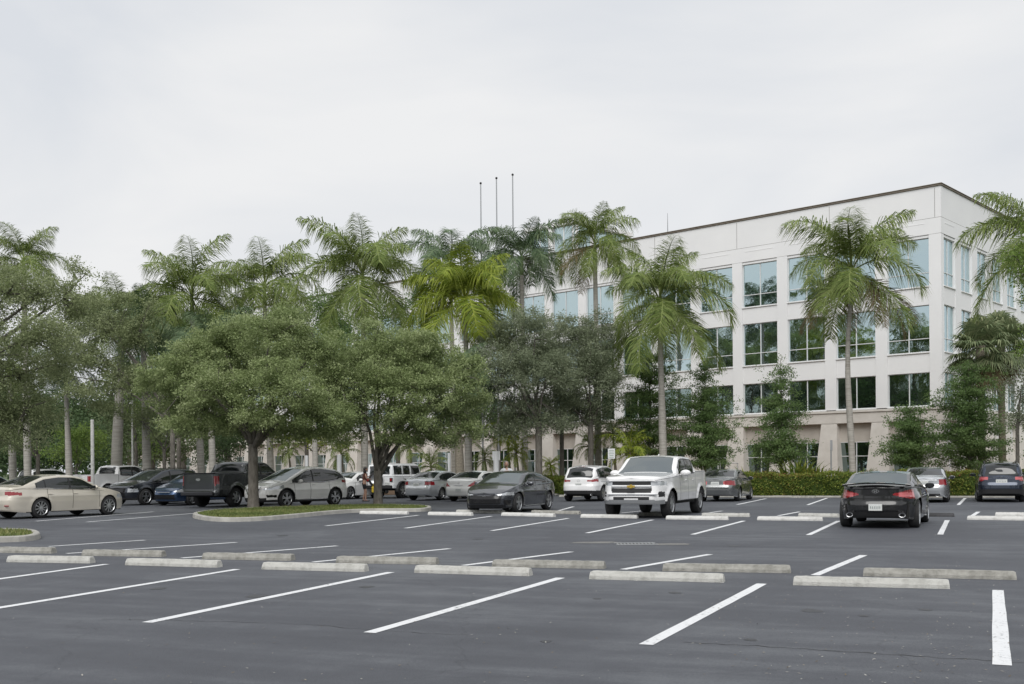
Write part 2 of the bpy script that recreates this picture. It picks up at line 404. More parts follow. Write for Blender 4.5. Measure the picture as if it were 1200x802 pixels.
    V2 = np.stack([xx, yy, zz], -1).reshape(-1, 3)
    ii, jj = np.meshgrid(np.arange(KK - 1), np.arange(NS - 1), indexing='ij')
    F2 = np.stack([ii * NS + jj, (ii + 1) * NS + jj, (ii + 1) * NS + jj + 1, ii * NS + jj + 1], -1).reshape(-1, 4)
    off = len(V1); V = np.concatenate([V1, V2]); Fa = np.concatenate([F1, F2 + off])
    SG = np.concatenate([np.zeros(len(F1), int), segs[ii.ravel()]])
    ctr = V[Fa].mean(1); x, y, z = ctr.T
    Tx = T(x); Sx_ = S(x); Y3 = np.interp(x, xa[::-1], y3[::-1])
    steep = np.abs(T(x + .03) - T(x - .03)) / .06
    D = dict(x=x, y=y, z=z, seg=SG, T=Tx, S=Sx_, y3=Y3, hw=hw, a=a, ay=np.abs(y), steep=steep, H=sp['H'])
    lab = np.zeros(len(Fa), int); parts = []
    # wheel openings
    for ax in axles: lab[(SG == 0) & (np.hypot(x - ax, z - Rw) < Ra) & (np.abs(y) > hw * .55)] = -1
    mats = [sp['paint'], M['black'], sp.get('gap', M['black'])]
    slot = np.zeros(len(Fa), int)
    for fn in sp.get('slots', []): 
        for k, msk in fn(D): slot[msk & (lab == 0)] = k
    for nm, mt, msk in sp['feat'](D):
        parts.append((nm, mt)); lab[msk & (lab == 0)] = len(parts)
    # weld
    key = np.round(V * 4000).astype(np.int64); _, inv = np.unique(key, axis=0, return_inverse=True); inv = inv.ravel()
    first = np.zeros(inv.max() + 1, int); first[inv[::-1]] = np.arange(len(V))[::-1]; V = V[first]; Fa = inv[Fa]
    bad = (Fa[:, 0] == Fa[:, 1]) | (Fa[:, 1] == Fa[:, 2]) | (Fa[:, 2] == Fa[:, 3]) | (Fa[:, 3] == Fa[:, 0]) | (Fa[:, 0] == Fa[:, 2]) | (Fa[:, 1] == Fa[:, 3])
    root = empty(name, (0, 0, 0), label=label, cat=cat, group=group)
    def sub(nm, msk, mts, mi=None):
        allm = msk
        out = []
        q = Fa[allm & ~bad]; m_ = mi[allm & ~bad] if mi is not None else None
        tri = Fa[allm & bad]; mt_ = mi[allm & bad] if mi is not None else None
        tl = []; tm = []
        for i_, f in enumerate(tri):
            g = []; [g.append(v_) for v_ in f if v_ not in g]
            if len(g) == 3: tl.append(g); tm.append(0 if mt_ is None else mt_[i_])
        if len(q) + len(tl) == 0: return None
        used = np.unique(np.concatenate([q.ravel(), np.array(tl, int).ravel()])) if tl else np.unique(q)
        fl = [np.searchsorted(used, q)] + ([np.searchsorted(used, np.array(tl))] if tl else [])
        fl = [f for f in fl if len(f)]
        mm = None if mi is None else np.concatenate([m_, np.array(tm, int)]) if tl else m_
        return mesh_np(nm, V[used], fl, mts, mm, smooth=True, parent=root)
    body = sub('body', lab == 0, mats, slot)
    for i, (nm, mt) in enumerate(parts): sub(nm, lab == i + 1, mt)
    # underside hull and wheel wells
    m = MB(); rw = Rw
    zb = sp.get('zb', .24)
    m.box(sp['xr'] - rw * 1.3, sp['xf'] + rw * 1.3, -hw + .30, hw - .30, zb, sp.get('zw', .78))
    m.box(sp['xr'] + rw * 1.25, sp['xf'] - rw * 1.25, -hw + .09, hw - .09, zb - .02, zb + .3)
    m.box(-a + .28, sp['xr'] - rw * 1.3, -hw + .2, hw - .2, zb + .03, zb + .35)
    m.box(sp['xf'] + rw * 1.3, a - .35, -hw + .25, hw - .25, zb, zb + .3)
    m.build('underbody', M['under'], root)
    # wheels
    proto = {}
    for ax in axles:
        for sd in (1, -1):
            if sd not in proto: w = wheel(sp, sd, root); proto[sd] = w
            else:
                w = copy_obj(proto[sd], root)
                for ch in list(proto[sd].children): copy_obj(ch, w)
            w.location = (ax, sd * (hw - sp.get('wi', .012)), Rw)
    for fn in sp.get('extra', []): fn(root, sp, T, S)
    return root

def wheel(sp, sd, root):
    Rw = sp['rw']; tw = sp.get('tw', .23); rr = Rw * sp.get('rim', .70)
    t = MB(); prof = [(rr * .98, -.0), (rr, -.012), (Rw * .93, -.004), (Rw * .985, -.03), (Rw, -.05), (Rw, -tw + .05), (Rw * .985, -tw + .03), (Rw * .93, -tw + .004), (rr, -tw), (.05, -tw)]
    t.lathe([(r, h * sd) for r, h in prof], 40, 'y')
    o = t.build('wheel', M['rubber'], root, smooth=True)
    b = MB(); b.lathe([(rr * .99, -.09 * sd), (.0, -.09 * sd)], 30, 'y'); b.build('brake_disc', M['under'], o)
    g = MB()
    g.lathe([(rr * 1.0, -.004 * sd), (rr * .985, -.002 * sd), (rr * .93, -.02 * sd), (rr * .90, -.09 * sd)], 40, 'y')
    g.lathe([(Rw * .20, -.02 * sd), (Rw * .17, -.012 * sd), (.0, -.01 * sd)], 20, 'y')
    ns = sp.get('spokes', 5); w0, w1 = sp.get('sw', (.055, .04))
    for k in range(ns):
        an = 2 * math.pi * (k + .25) / ns
        for da in (sp.get('dual', (0,))):
            ca, sa = math.cos(an + da), math.sin(an + da); ci, si = math.cos(an + da * .4), math.sin(an + da * .4)
            p0 = np.array((ci * Rw * .12, 0, si * Rw * .12)); p1 = np.array((ca * rr * .96, 0, sa * rr * .96)); t_ = np.array((-sa, 0, ca))
            y0 = np.array((0, -.012 * sd, 0)); y1 = np.array((0, -.018 * sd, 0)); yd = np.array((0, -.035 * sd, 0))
            v = [p0 - t_ * w0 / 2 + y0, p0 + t_ * w0 / 2 + y0, p1 + t_ * w1 / 2 + y1, p1 - t_ * w1 / 2 + y1]
            v += [q + yd for q in v]
            g.add(v, [(0, 1, 2, 3), (0, 4, 5, 1), (1, 5, 6, 2), (3, 2, 6, 7), (0, 3, 7, 4)])
    g.build('rim', sp.get('rimmat', M['alloy']), o)
    return o

# ---- reusable extras
def xmirror(x, z, mt=None, big=1.0):
    def fn(root, sp, T, S):
        hw = sp['W'] / 2
        for sd in (1, -1):
            m = MB(); yy = hw * .95
            m.ell((x, sd * (yy + .13 * big), z), (.07 * big, .125 * big, .075 * big)); m.tube([(x + .03, sd * (yy - .05), z - .08), (x, sd * (yy + .09), z - .04)], [.03, .022], 6)
            o = m.build('side_mirror', mt or sp['paint'], root, smooth=True)
            g = MB(); g.bbox(x - .085 * big, x - .055 * big, sd * (yy + .13 * big) - .09 * big, sd * (yy + .13 * big) + .09 * big, z - .05 * big, z + .055 * big, .01); g.build('mirror_glass', M['cglass'], o)
    return fn
def xhandles(xs, z, mt=None):
    def fn(root, sp, T, S):
        hw = sp['W'] / 2; wz = tabf(sp.get('wv', WV))(z)
        for x in xs:
            for sd in (1, -1):
                m = MB(); y = sd * (hw * wz + .012); m.bbox(x - .09, x + .09, y - .014, y + .014, z - .014, z + .014, .006); m.build('door_handle', mt or sp['paint'], root)
    return fn
def xplate(rear=True, z=.6, dx=.0, w=.31, hh=.155, y=0, mt=None):
    def fn(root, sp, T, S):
        a = sp['L'] / 2; rec = tabf(sp.get('rr' if rear else 'fr', RR_SEDAN if rear else FR_SEDAN))(z)
        x = -(a - rec) - dx if rear else (a - rec) + dx
        m = MB(); m.bbox(x - .012, x + .012, y - w / 2, y + w / 2, z - hh / 2, z + hh / 2, .006)
        o = m.build('license_plate', mt or M['plate'], root)
        t = MB(); sgn = -1 if rear else 1
        for k in range(6):   # illegible raised characters
            yy = y - w * .34 + k * w * .136
            t.box(min(x + sgn * .013, x + sgn * .016), max(x + sgn * .013, x + sgn * .016), yy - .007, yy + .007, z - .028, z + .028)
        t.build('plate_lettering', M['platetext'], o)
    return fn
def xbox(name, mt, x0, x1, y0, y1, z0, z1, b=.01, sym=False):
    def fn(root, sp, T, S):
        for sd in ((1, -1) if sym else (1,)):
            m = MB(); ya, yb = sorted((sd * y0, sd * y1)); m.bbox(x0, x1, ya, yb, z0, z1, b); m.build(name, mt, root)
    return fn
def xtube(name, mt, pts, r, sym=False, seg=8):
    def fn(root, sp, T, S):
        for sd in ((1, -1) if sym else (1,)):
            m = MB(); m.tube([(p[0], p[1] * sd, p[2]) for p in pts], r, seg); m.build(name, mt, root, smooth=False)
    return fn
def xexhaust(y, z=.3, r=.045, dx=.02):
    def fn(root, sp, T, S):
        a = sp['L'] / 2
        for sd in (1, -1):
            m = MB(); m.lathe([(r, 0), (r * .8, 0), (r * .75, .15)], 14, 'y'); 
            m.v = [np.stack([v[:, 1] - (a - .04 + dx), v[:, 0] * 1.5 + sd * y, v[:, 2] + z], -1) for v in m.v]
            m.build('exhaust_tip', M['chrome'], root, smooth=True)
    return fn
def xfin(x):
    def fn(root, sp, T, S):
        m = MB(); z = float(T(x)) - .01; m.prism([(x - .08, z), (x + .09, z), (x - .06, z + .065)], -.012, .012); m.build('roof_antenna', sp['paint'], root)
    return fn
def xrails(x0, x1, off=.05, y=None, mt=None):
    def fn(root, sp, T, S):
        yy = y or sp['W'] / 2 * .66
        for sd in (1, -1):
            m = MB(); pts = []
            for k in range(9):
                xx = x0 + (x1 - x0) * k / 8; pts.append((xx, sd * yy, float(T(xx)) - .035 + off * (0 if k in (0, 8) else 1)))
            m.tube(pts, .016, 6); m.build('roof_rail', mt or M['black'], root)
    return fn
def xemblem(kind, x, y, z, s=.08, mt=None):
    def fn(root, sp, T, S):
        m = MB(); sg = 1 if x > 0 else -1
        def ring(rx, rz, w, k=24, dx=0):
            o = [(rx * math.cos(t), rz * math.sin(t)) for t in np.linspace(0, 2 * math.pi, k, endpoint=False)]
            v = [(x + sg * (.012 + dx), y + p, z + q) for p, q in o] + [(x + sg * (.012 + dx), y + p * (1 - w), z + q * (1 - w)) for p, q in o]
            m.add(v, [(i, (i + 1) % k, (i + 1) % k + k, i + k) for i in range(k)])
        if kind == 'bowtie':
            for (a0, a1, b0, b1) in ((-1.6, -.5, -.42, .42), (-.5, .5, -.75, .75), (.5, 1.6, -.42, .42)): m.bbox(min(x, x + sg * .02), max(x, x + sg * .02), y + a0 * s, y + a1 * s, z + b0 * s, z + b1 * s, .004)
        elif kind == 'oval':
            ring(1.5 * s, .62 * s, .15); m.add([(x + sg * .01, y + 1.3 * s * math.cos(t), z + .5 * s * math.sin(t)) for t in np.linspace(0, 2 * math.pi, 20, endpoint=False)], [tuple(range(20))])
        elif kind == 'slanth':
            ring(1.3 * s, .75 * s, .14)
            for q in (-.45, .45): m.add([(x + sg * .014, y + (q - .12) * s - .1 * s, z - .6 * s), (x + sg * .014, y + (q + .12) * s - .1 * s, z - .6 * s), (x + sg * .014, y + (q + .12) * s + .1 * s, z + .6 * s), (x + sg * .014, y + (q - .12) * s + .1 * s, z + .6 * s)], [(0, 1, 2, 3)])
            m.box(min(x, x + sg * .014), max(x, x + sg * .014), y - .45 * s, y + .45 * s, z - .1 * s, z + .1 * s)
        elif kind == 'star':
            ring(s, s, .12)
            for k in range(3):
                t = math.pi / 2 + k * 2 * math.pi / 3; m.add([(x + sg * .014, y + s * math.cos(t), z + s * math.sin(t)), (x + sg * .014, y + .14 * s * math.cos(t + 1.57), z + .14 * s * math.sin(t + 1.57)), (x + sg * .014, y + .14 * s * math.cos(t - 1.57), z + .14 * s * math.sin(t - 1.57))], [(0, 1, 2)])
        elif kind == 'ovals':
            ring(1.3 * s, .8 * s, .13); ring(.45 * s, .75 * s, .2); ring(1.0 * s, .3 * s, .25)
        elif kind == 'wing':
            ring(1.25 * s, .95 * s, .14); m.add([(x + sg * .014, y - .9 * s, z + .35 * s), (x + sg * .014, y, z - .2 * s), (x + sg * .014, y + .9 * s, z + .35 * s), (x + sg * .014, y, z - .02 * s)], [(0, 1, 2, 3)])
        m.build('emblem', mt or M['chrome'], root)
    return fn

# ---- feature functions (what the faces of the shell become)
def glass_feats(D, cowl, head, rg0, rg1, sw0, sw1, pill, m=.06, top=.085, low=.035, glass='cglass', wglass='cglass_l', pslant=.0, rglass='cglass'):
    x, y, z, seg, T, S, y3, ay = (D[k] for k in ('x', 'y', 'z', 'seg', 'T', 'S', 'y3', 'ay'))
    out = []
    xx = x - .0
    hg = np.clip((T - S) / .35, 0, 1)
    out.append(('windshield', M[wglass], (seg == 3) & (x > head) & (x < cowl) & (ay < y3 - .03) & (T - S > .07)))
    if rg1 is not None: out.append(('rear_window', M[rglass], (seg >= 2) & (x > rg0) & (x < rg1) & (ay < y3 - .0) & (T - S > .06)))
    side = (seg == 1) & (z > S + low) & (z < T - top) & (x > sw0) & (x < sw1)
    for p, w in pill: side &= np.abs(x - p - pslant * (z - 1.2)) > w
    out.append(('side_window', M[glass], side & (y > 0))); out.append(('side_window', M[glass], side & (y < 0)))
    return out
def trim_slot(sw0, sw1, top=.065, low=.015, k=1):
    def fn(D):
        side = (D['seg'] == 1) & (D['z'] > D['S'] + low) & (D['z'] < D['T'] - top) & (D['x'] > sw0 - .03) & (D['x'] < sw1 + .03)
        return [(k, side)]
    return fn
def gap_slot(xs, zt=None, zlo=.3, sill=True, w=.012):
    def fn(D):
        m = np.zeros(len(D['x']), bool); sidef = (D['seg'] == 0) & (D['ay'] > D['hw'] * .8) & (D['z'] > zlo)
        for q in xs: m |= sidef & (np.abs(D['x'] - q) < w)
        return [(2, m)]
    return fn
def clad_slot(z=.36, k=1):
    def fn(D): return [(k, (D['seg'] == 0) & (D['z'] < z))]
    return fn
def arch_clad(sp_rw, xf, xr, w=.07):
    def fn(D):
        m = np.zeros(len(D['x']), bool)
        for ax in (xf, xr): m |= (D['seg'] == 0) & (D['ay'] > D['hw'] * .7) & (np.hypot(D['x'] - ax, D['z'] - sp_rw) < sp_rw * 1.14 + w)
        return [(1, m)]
    return fn
def split(nm, mt, m, D): return [(nm, mt, m & (D['y'] > 0)), (nm, mt, m & (D['y'] < 0))]
# ---------------------------------------------------------------- vehicle kinds
def gapcol(c): return mat('panel_gap', tuple(q * .25 for q in c), .7)
def sedan_spec(col, metal=.0, L_=4.8, W=1.83, Hh=1.45, wb=2.75, rw=.33, fo=.92, rear='sedan', **kw):
    a = L_ / 2; xf = a - fo; xr = xf - wb; k = Hh - 1.45
    T_ = [(-a, .97), (-a + .10, 1.06), (-a + .50, 1.10 + k * .5), (-a + 1.35, 1.385 + k), (-a + 1.95, 1.445 + k), (-a + 2.5, 1.435 + k), (-a + 2.85, 1.37 + k), (-a + 3.55, 1.03 + k * .3), (a - .75, .93), (a - .25, .80), (a, .66)]
    S_ = [(-a, .94), (-a + .4, 1.0), (-a + 1.2, .98), (0, .94), (a - 1.6, .90), (a - .9, .85), (a - .3, .75), (a, .64)]
    sp = dict(L=L_, W=W, H=Hh, rw=rw, xf=xf, xr=xr, T=T_, S=S_, paint=paint('car_paint', col, metal), gap=gapcol(col), cell=.028,
              slots=[trim_slot(-a + 1.0, a - 1.55), gap_slot([xf - .42, -a + 2.25 + .12, xr + .25]), clad_slot(.215)])
    sp.update(kw); return sp
def sedan_feat(head, tail, grille, pillb=.12, extra=None, cgl='cglass_l', rgl='cglass'):
    def fn(D):
        a = D['a']; x, z, ay, seg = D['x'], D['z'], D['ay'], D['seg']
        o = glass_feats(D, a - 1.28, -a + 2.78, -a + .55, -a + 1.42, -a + 1.02, a - 1.62, [(-a + 2.3 + pillb * 0, .035), (-a + 1.33, .022)], wglass=cgl, rglass=rgl)
        if head: o += split('headlight', M['head'], head(D), D)
        if tail: o += split('taillight', M[tail[1]], tail[0](D), D)
        if grille: o.append(('grille', M['blackgl'], grille(D)))
        if extra: o += extra(D)
        return o
    return fn

def spec_tan():
    sp = sedan_spec((.62, .575, .49), .15, 4.86, 1.85, 1.465, 2.775, .335, .95, spokes=10, sw=(.03, .035), cell=.024)
    sp['feat'] = sedan_feat(lambda D: (D['x'] > D['a'] - .55) & (D['seg'] == 0) & (D['z'] > .60) & (D['z'] < .74) & (D['ay'] > .45),
        (lambda D: (D['x'] < -D['a'] + .45) & (D['z'] > .78) & (D['z'] < .92 - .12 * np.clip((D['x'] + D['a']), 0, 1)) & (D['ay'] > .50), 'tail'),
        lambda D: (D['x'] > D['a'] - .3) & (D['z'] > .38) & (D['z'] < .60) & (D['ay'] < .5))
    sp['extra'] = [xmirror(.80, 1.0), xhandles([.05, -.95], .80), xplate(True, .62, .01), xtube('sill_trim', M['chrome'], [(-1.6, .905, 1.005), (0, .90, .965), (1.1, .875, .93)], .008, True), xbox('bumper_reflector', M['tail'], -2.43, -2.39, .55, .75, .42, .46, sym=True)]
    return sp
def spec_accord():
    sp = sedan_spec((.095, .10, .112), .8, 4.88, 1.86, 1.45, 2.83, .345, .93, spokes=5, sw=(.07, .09), dual=(-.16, .16), cell=.022)
    sp['sw'] = (.05, .04)
    sp['T'] = [(-2.44, .97), (-2.3, 1.06), (-2.05, 1.09), (-1.0, 1.38), (-.45, 1.445), (.1, 1.435), (.45, 1.37), (1.15, 1.04), (1.7, .95), (2.15, .83), (2.44, .70)]
    sp['feat'] = sedan_feat(lambda D: (D['x'] > D['a'] - .60) & (D['seg'] == 0) & (D['z'] > .62) & (D['z'] < .72) & (D['ay'] > .42),
        (lambda D: (D['x'] < -D['a'] + .40) & (D['z'] > .80) & (D['z'] < .93) & (D['ay'] > .5), 'tail'),
        lambda D: (D['x'] > D['a'] - .3) & (D['z'] > .33) & (D['z'] < .60) & (D['ay'] < .62 - .2 * (.6 - D['z'])),
        extra=lambda D: [('lower_intake', M['blackgl'], (D['x'] > D['a'] - .4) & (D['z'] > .22) & (D['z'] < .31) & (D['ay'] < .7))] + split('fog_light_housing', M['blackgl'], (D['x'] > D['a'] - .45) & (D['z'] > .30) & (D['z'] < .46) & (D['ay'] > .66) & (D['ay'] < .84), D))
    sp['extra'] = [xmirror(.72, 1.0), xhandles([.0, -.98], .80), xbox('chrome_bar', M['blackgl'], 2.36, 2.40, -.5, .5, .60, .63), xtube('window_trim', M['chrome'], [(-1.55, .905, 1.0), (0, .905, .965), (.95, .885, .935)], .009, True), xbox('sill_trim', M['chrome'], -.9, .95, .905, .925, .22, .245, .005, True), xemblem('slanth', 2.40, 0, .55, .07), xfin(-.9)]
    return sp
def spec_silver_toyota():
    sp = sedan_spec((.66, .68, .70), .6, 4.55, 1.77, 1.46, 2.60, .31, .88, spokes=7, sw=(.06, .05), cell=.032, rim=.66)
    sp['feat'] = sedan_feat(lambda D: (D['x'] > D['a'] - .55) & (D['seg'] == 0) & (D['z'] > .60) & (D['z'] < .74) & (D['ay'] > .45),
        (lambda D: (D['x'] < -D['a'] + .42) & (D['z'] > .76) & (D['z'] < .93) & (D['ay'] > .46), 'tail'), None,
        extra=lambda D: split('reverse_lamp', M['head'], (D['x'] < -D['a'] + .25) & (D['z'] > .70) & (D['z'] < .76) & (D['ay'] > .5), D))
    sp['extra'] = [xmirror(.72, 1.0), xhandles([.0, -.9], .80), xplate(True, .78, .01, mt=M['plate'])]
    return sp
def spec_benz():
    sp = sedan_spec((.80, .80, .78), .0, 4.6, 1.77, 1.45, 2.76, .32, .80, spokes=7, sw=(.06, .05), cell=.032)
    sp['feat'] = sedan_feat(lambda D: (D['x'] > D['a'] - .55) & (D['seg'] == 0) & (D['z'] > .58) & (D['z'] < .74) & (D['ay'] > .45),
        (lambda D: (D['x'] < -D['a'] + .5) & (D['z'] > .70) & (D['z'] < .70 + .24 * (D['ay'] - .42) / .3) & (D['z'] < .93) & (D['ay'] > .42), 'tail'), None)
    sp['extra'] = [xmirror(.72, 1.0), xhandles([.0, -.9], .80), xplate(True, .55, .01), xemblem('star', -2.24, 0, .86, .055), xbox('boot_handle', M['chrome'], -2.29, -2.25, -.22, .22, .76, .785)]
    return sp
def spec_greysedan():
    sp = sedan_spec((.24, .25, .25), .8, 4.7, 1.79, 1.44, 2.70, .315, .90, spokes=5, sw=(.09, .06), cell=.03, rim=.64)
    sp['feat'] = sedan_feat(lambda D: (D['x'] > D['a'] - .5) & (D['seg'] == 0) & (D['z'] > .6) & (D['z'] < .74) & (D['ay'] > .45),
        (lambda D: (D['x'] < -D['a'] + .38) & (D['z'] > .72) & (D['z'] < .92) & (D['ay'] > .42), 'tail'), None,
        extra=lambda D: split('reverse_lamp', M['tailpink'], (D['x'] < -D['a'] + .2) & (D['z'] > .76) & (D['z'] < .88) & (D['ay'] > .36), D))
    sp['extra'] = [xmirror(.72, 1.0), xhandles([.0, -.9], .78), xplate(True, .80, .015, .36, .14), xbox('bumper_step', M['black'], -2.37, -2.33, -.6, .6, .6, .63)]
    return sp
def spec_silver2():
    sp = sedan_spec((.58, .60, .62), .7, 4.8, 1.82, 1.46, 2.78, .325, .90, spokes=7, sw=(.06, .05), cell=.03)
    sp['feat'] = sedan_feat(lambda D: (D['x'] > D['a'] - .5) & (D['seg'] == 0) & (D['z'] > .6) & (D['z'] < .74) & (D['ay'] > .45),
        (lambda D: (D['x'] < -D['a'] + .42) & (D['z'] > .72) & (D['z'] < .95) & (D['ay'] > .55), 'tail'), None,
        extra=lambda D: [('bumper_valance', M['black'], (D['x'] < -D['a'] + .4) & (D['z'] < .36) & (D['ay'] < .6))])
    sp['extra'] = [xmirror(.72, 1.0), xhandles([.0, -.9], .80), xplate(True, .80, .01), xexhaust(.5), xbox('chrome_bar', M['chrome'], -2.37, -2.33, -.35, .35, .875, .90)]
    return sp
def spec_lightgreen():
    sp = sedan_spec((.30, .36, .36), .35, 4.6, 1.8, 1.46, 2.70, .325, .90, cell=.04)
    sp['feat'] = sedan_feat(lambda D: (D['x'] > D['a'] - .5) & (D['seg'] == 0) & (D['z'] > .6) & (D['z'] < .74) & (D['ay'] > .45),
        (lambda D: (D['x'] < -D['a'] + .42) & (D['z'] > .75) & (D['z'] < .9) & (D['ay'] > .5), 'tail'), None)
    sp['extra'] = [xmirror(.72, 1.0), xhandles([.0, -.9], .80)]
    return sp
def spec_navy():
    sp = sedan_spec((.045, .085, .17), .8, 4.63, 1.78, 1.45, 2.70, .32, .90, spokes=7, sw=(.06, .05), cell=.03)
    sp['feat'] = sedan_feat(lambda D: (D['x'] > D['a'] - .75) & (D['seg'] == 0) & (D['z'] > .60) & (D['z'] < .76) & (D['ay'] > .50),
        (lambda D: (D['x'] < -D['a'] + .42) & (D['z'] > .75) & (D['z'] < .9) & (D['ay'] > .5), 'tail'),
        lambda D: (D['x'] > D['a'] - .3) & (D['z'] > .28) & (D['z'] < .50) & (D['ay'] < .55))
    sp['extra'] = [xmirror(.72, 1.0), xhandles([.0, -.9], .80), xbox('grille_bar', M['chrome'], 2.26, 2.31, -.35, .35, .585, .61)]
    return sp
def spec_whitesedan():
    sp = sedan_spec((.80, .80, .79), .0, 4.7, 1.8, 1.45, 2.70, .325, .90, spokes=5, cell=.034)
    sp['feat'] = sedan_feat(lambda D: (D['x'] > D['a'] - .5) & (D['seg'] == 0) & (D['z'] > .6) & (D['z'] < .74) & (D['ay'] > .45),
        (lambda D: (D['x'] < -D['a'] + .42) & (D['z'] > .75) & (D['z'] < .9) & (D['ay'] > .5), 'tail'), None)
    sp['extra'] = [xmirror(.72, 1.0), xhandles([.0, -.9], .80)]
    return sp
def spec_coupe():
    a = 2.315; W = 1.865
    T_ = [(-a, .98), (-a + .06, 1.055), (-a + .28, 1.045), (-a + .45, 1.10), (-a + 1.25, 1.335), (-a + 1.75, 1.385), (-a + 2.1, 1.375), (-a + 2.45, 1.30), (-a + 3.1, 1.0), (a - .9, .93), (a - .3, .80), (a, .66)]
    S_ = [(-a, .95), (-a + .5, 1.0), (-a + 1.2, .97), (0, .93), (a - 1.6, .89), (a - .9, .85), (a - .3, .75), (a, .64)]
    def ft(D):
        x, z, ay, seg, a_ = D['x'], D['z'], D['ay'], D['seg'], D['a']
        o = glass_feats(D, a - 1.35, -a + 2.4, -a + .42, -a + 1.28, -a + .95, a - 1.65, [(-a + 1.35, .03)], rglass='cglass_l')
        tl = (x < -a + .62) & (seg == 0) & (z > .72 + .10 * np.clip((.75 - ay) / .4, 0, 1)) & (z < .93 - .10 * np.clip((.75 - ay) / .4, 0, 1)) & (ay > .40)
        inner = tl & (z > .77) & (z < .87) & (ay > .52)
        o += split('taillight_lens', M['tailpink'], inner, D) + split('taillight', M['tail'], tl, D)
        o.append(('rear_diffuser', M['black'], (x < -a + .4) & (z < .40) & (ay < .62)))
        o += split('headlight', M['head'], (x > a - .6) & (seg == 0) & (z > .62) & (z < .75) & (ay > .45), D)
        return o
    def spoiler(root, sp, T, S):
        m = MB()
        n = 14; v = []; 
        for k in range(n + 1):
            y = -.78 + 1.56 * k / n; b = (y / .78) ** 2
            for dx, dz in ((0, 0), (.16, .015), (.17, -.02), (.03, -.03)): v.append((-a - .01 + dx + .13 * b, y, 1.105 - .055 * b + dz))
        f = [(k * 4 + i, k * 4 + (i + 1) % 4, (k + 1) * 4 + (i + 1) % 4, (k + 1) * 4 + i) for k in range(n) for i in range(4)] + [(0, 1, 2, 3), (n * 4 + 3, n * 4 + 2, n * 4 + 1, n * 4)]
        m.add(v, f); m.build('spoiler', sp['paint'], root)
    sp = dict(L=2 * a, W=W, H=1.385, rw=.345, xf=a - .85, xr=a - .85 - 2.82, T=T_, S=S_, paint=paint('gloss_black_paint', (.010, .010, .011), .0), gap=M['under'], cell=.02, nr=3.6, flare=.035, tum=.42,
              slots=[trim_slot(-a + .9, a - 1.6), gap_slot([a - 1.4, -a + 1.62]), (lambda D: [(2, (D['seg'] == 0) & (D['x'] < -a + .3) & (np.abs(D['z'] - .71) < .010) & (D['ay'] < .62)), (2, (D['seg'] == 0) & (D['x'] < -a + .3) & (np.abs(D['ay'] - .62) < .010) & (D['z'] > .71) & (D['z'] < .8))])],
              feat=ft, spokes=10, sw=(.03, .03), rim=.76, tw=.25, rr=[(.2, .18), (.3, .08), (.45, .0), (.58, .0), (.66, .04), (.80, .05), (1.02, .05), (1.1, .10)],
              extra=[xmirror(.62, .99), xhandles([-.35], .78), xplate(True, .515, .012, .31, .16, mt=M['plate']), xexhaust(.60, .335, .055), spoiler, xemblem('slanth', -2.262, 0, .90, .062)])
    return sp
def suv_spec(col, metal, L_, W, Hh, wb, rw, fo=.92, **kw):
    a = L_ / 2; xf = a - fo; k = Hh - 1.68
    T_ = [(-a, 1.0), (-a + .06, 1.09), (-a + .17, 1.16), (-a + .42, 1.50 + k), (-a + .62, 1.60 + k), (-a + 1.4, 1.67 + k), (-a + 2.2, 1.665 + k), (-a + 2.65, 1.58 + k), (a - 1.15, 1.14 + k * .5), (a - .55, 1.03), (a - .15, .90), (a, .78)]
    S_ = [(-a, 1.0), (-a + .5, 1.09), (-a + 1.5, 1.06), (0, 1.03), (a - 1.5, 1.0), (a - .7, .95), (a - .2, .84), (a, .75)]
    sp = dict(L=L_, W=W, H=Hh, rw=rw, xf=xf, xr=xf - wb, T=T_, S=S_, paint=paint('car_paint', col, metal), gap=gapcol(col), cell=.027, fr=FR_SUV, rr=RR_SUV, tum=.28, z0=[(-a, .34), (-a + .6, .24), (a - .6, .24), (a, .24)],
              slots=[trim_slot(-a + .5, a - 1.35), gap_slot([xf - .42, xf - 1.35, xf - wb + .35]), clad_slot(.34), arch_clad(rw, xf, xf - wb, .035)])
    sp.update(kw); return sp
def suv_feat(head, tail, grille, pill=None, extra=None, sw0=.55, rgl='cglass'):
    def fn(D):
        a = D['a']
        o = glass_feats(D, a - 1.05, -a + 2.72, -a + .15, -a + .50, -a + sw0, a - 1.45, pill or [(-a + 2.28, .035), (-a + 1.32, .035)], rglass=rgl)
        if head: o += split('headlight', M['head'], head(D), D)
        if tail: o += split('taillight', M[tail[1]], tail[0](D), D)
        if grille: o.append(('grille', M['blackgl'], grille(D)))
        if extra: o += extra(D)
        return o
    return fn
def spec_darksuv():
    sp = suv_spec((.045, .052, .066), .8, 4.77, 1.90, 1.68, 2.76, .37, spokes=5, dual=(-.18, .18), sw=(.045, .04), cell=.03)
    sp['feat'] = suv_feat(lambda D: (D['x'] > D['a'] - .5) & (D['seg'] == 0) & (D['z'] > .60) & (D['z'] < .76) & (D['ay'] > .6),
        (lambda D: (D['x'] < -D['a'] + .4) & (D['z'] > .85) & (D['z'] < 1.0) & (D['ay'] > .5), 'tail'),
        lambda D: (D['x'] > D['a'] - .3) & (D['z'] > .38) & (D['z'] < .82) & (D['ay'] < .5))
    sp['extra'] = [xmirror(.75, 1.1, M['black']), xhandles([.1, -.85], .92), xrails(-1.9, .3), xbox('day_lamp', M['chrome'], 2.12, 2.25, .55, .82, .86, .88, .005, True), xtube('window_trim', M['chrome'], [(-1.6, .92, 1.09), (0, .925, 1.045), (.9, .91, 1.02)], .008, True)]
    return sp
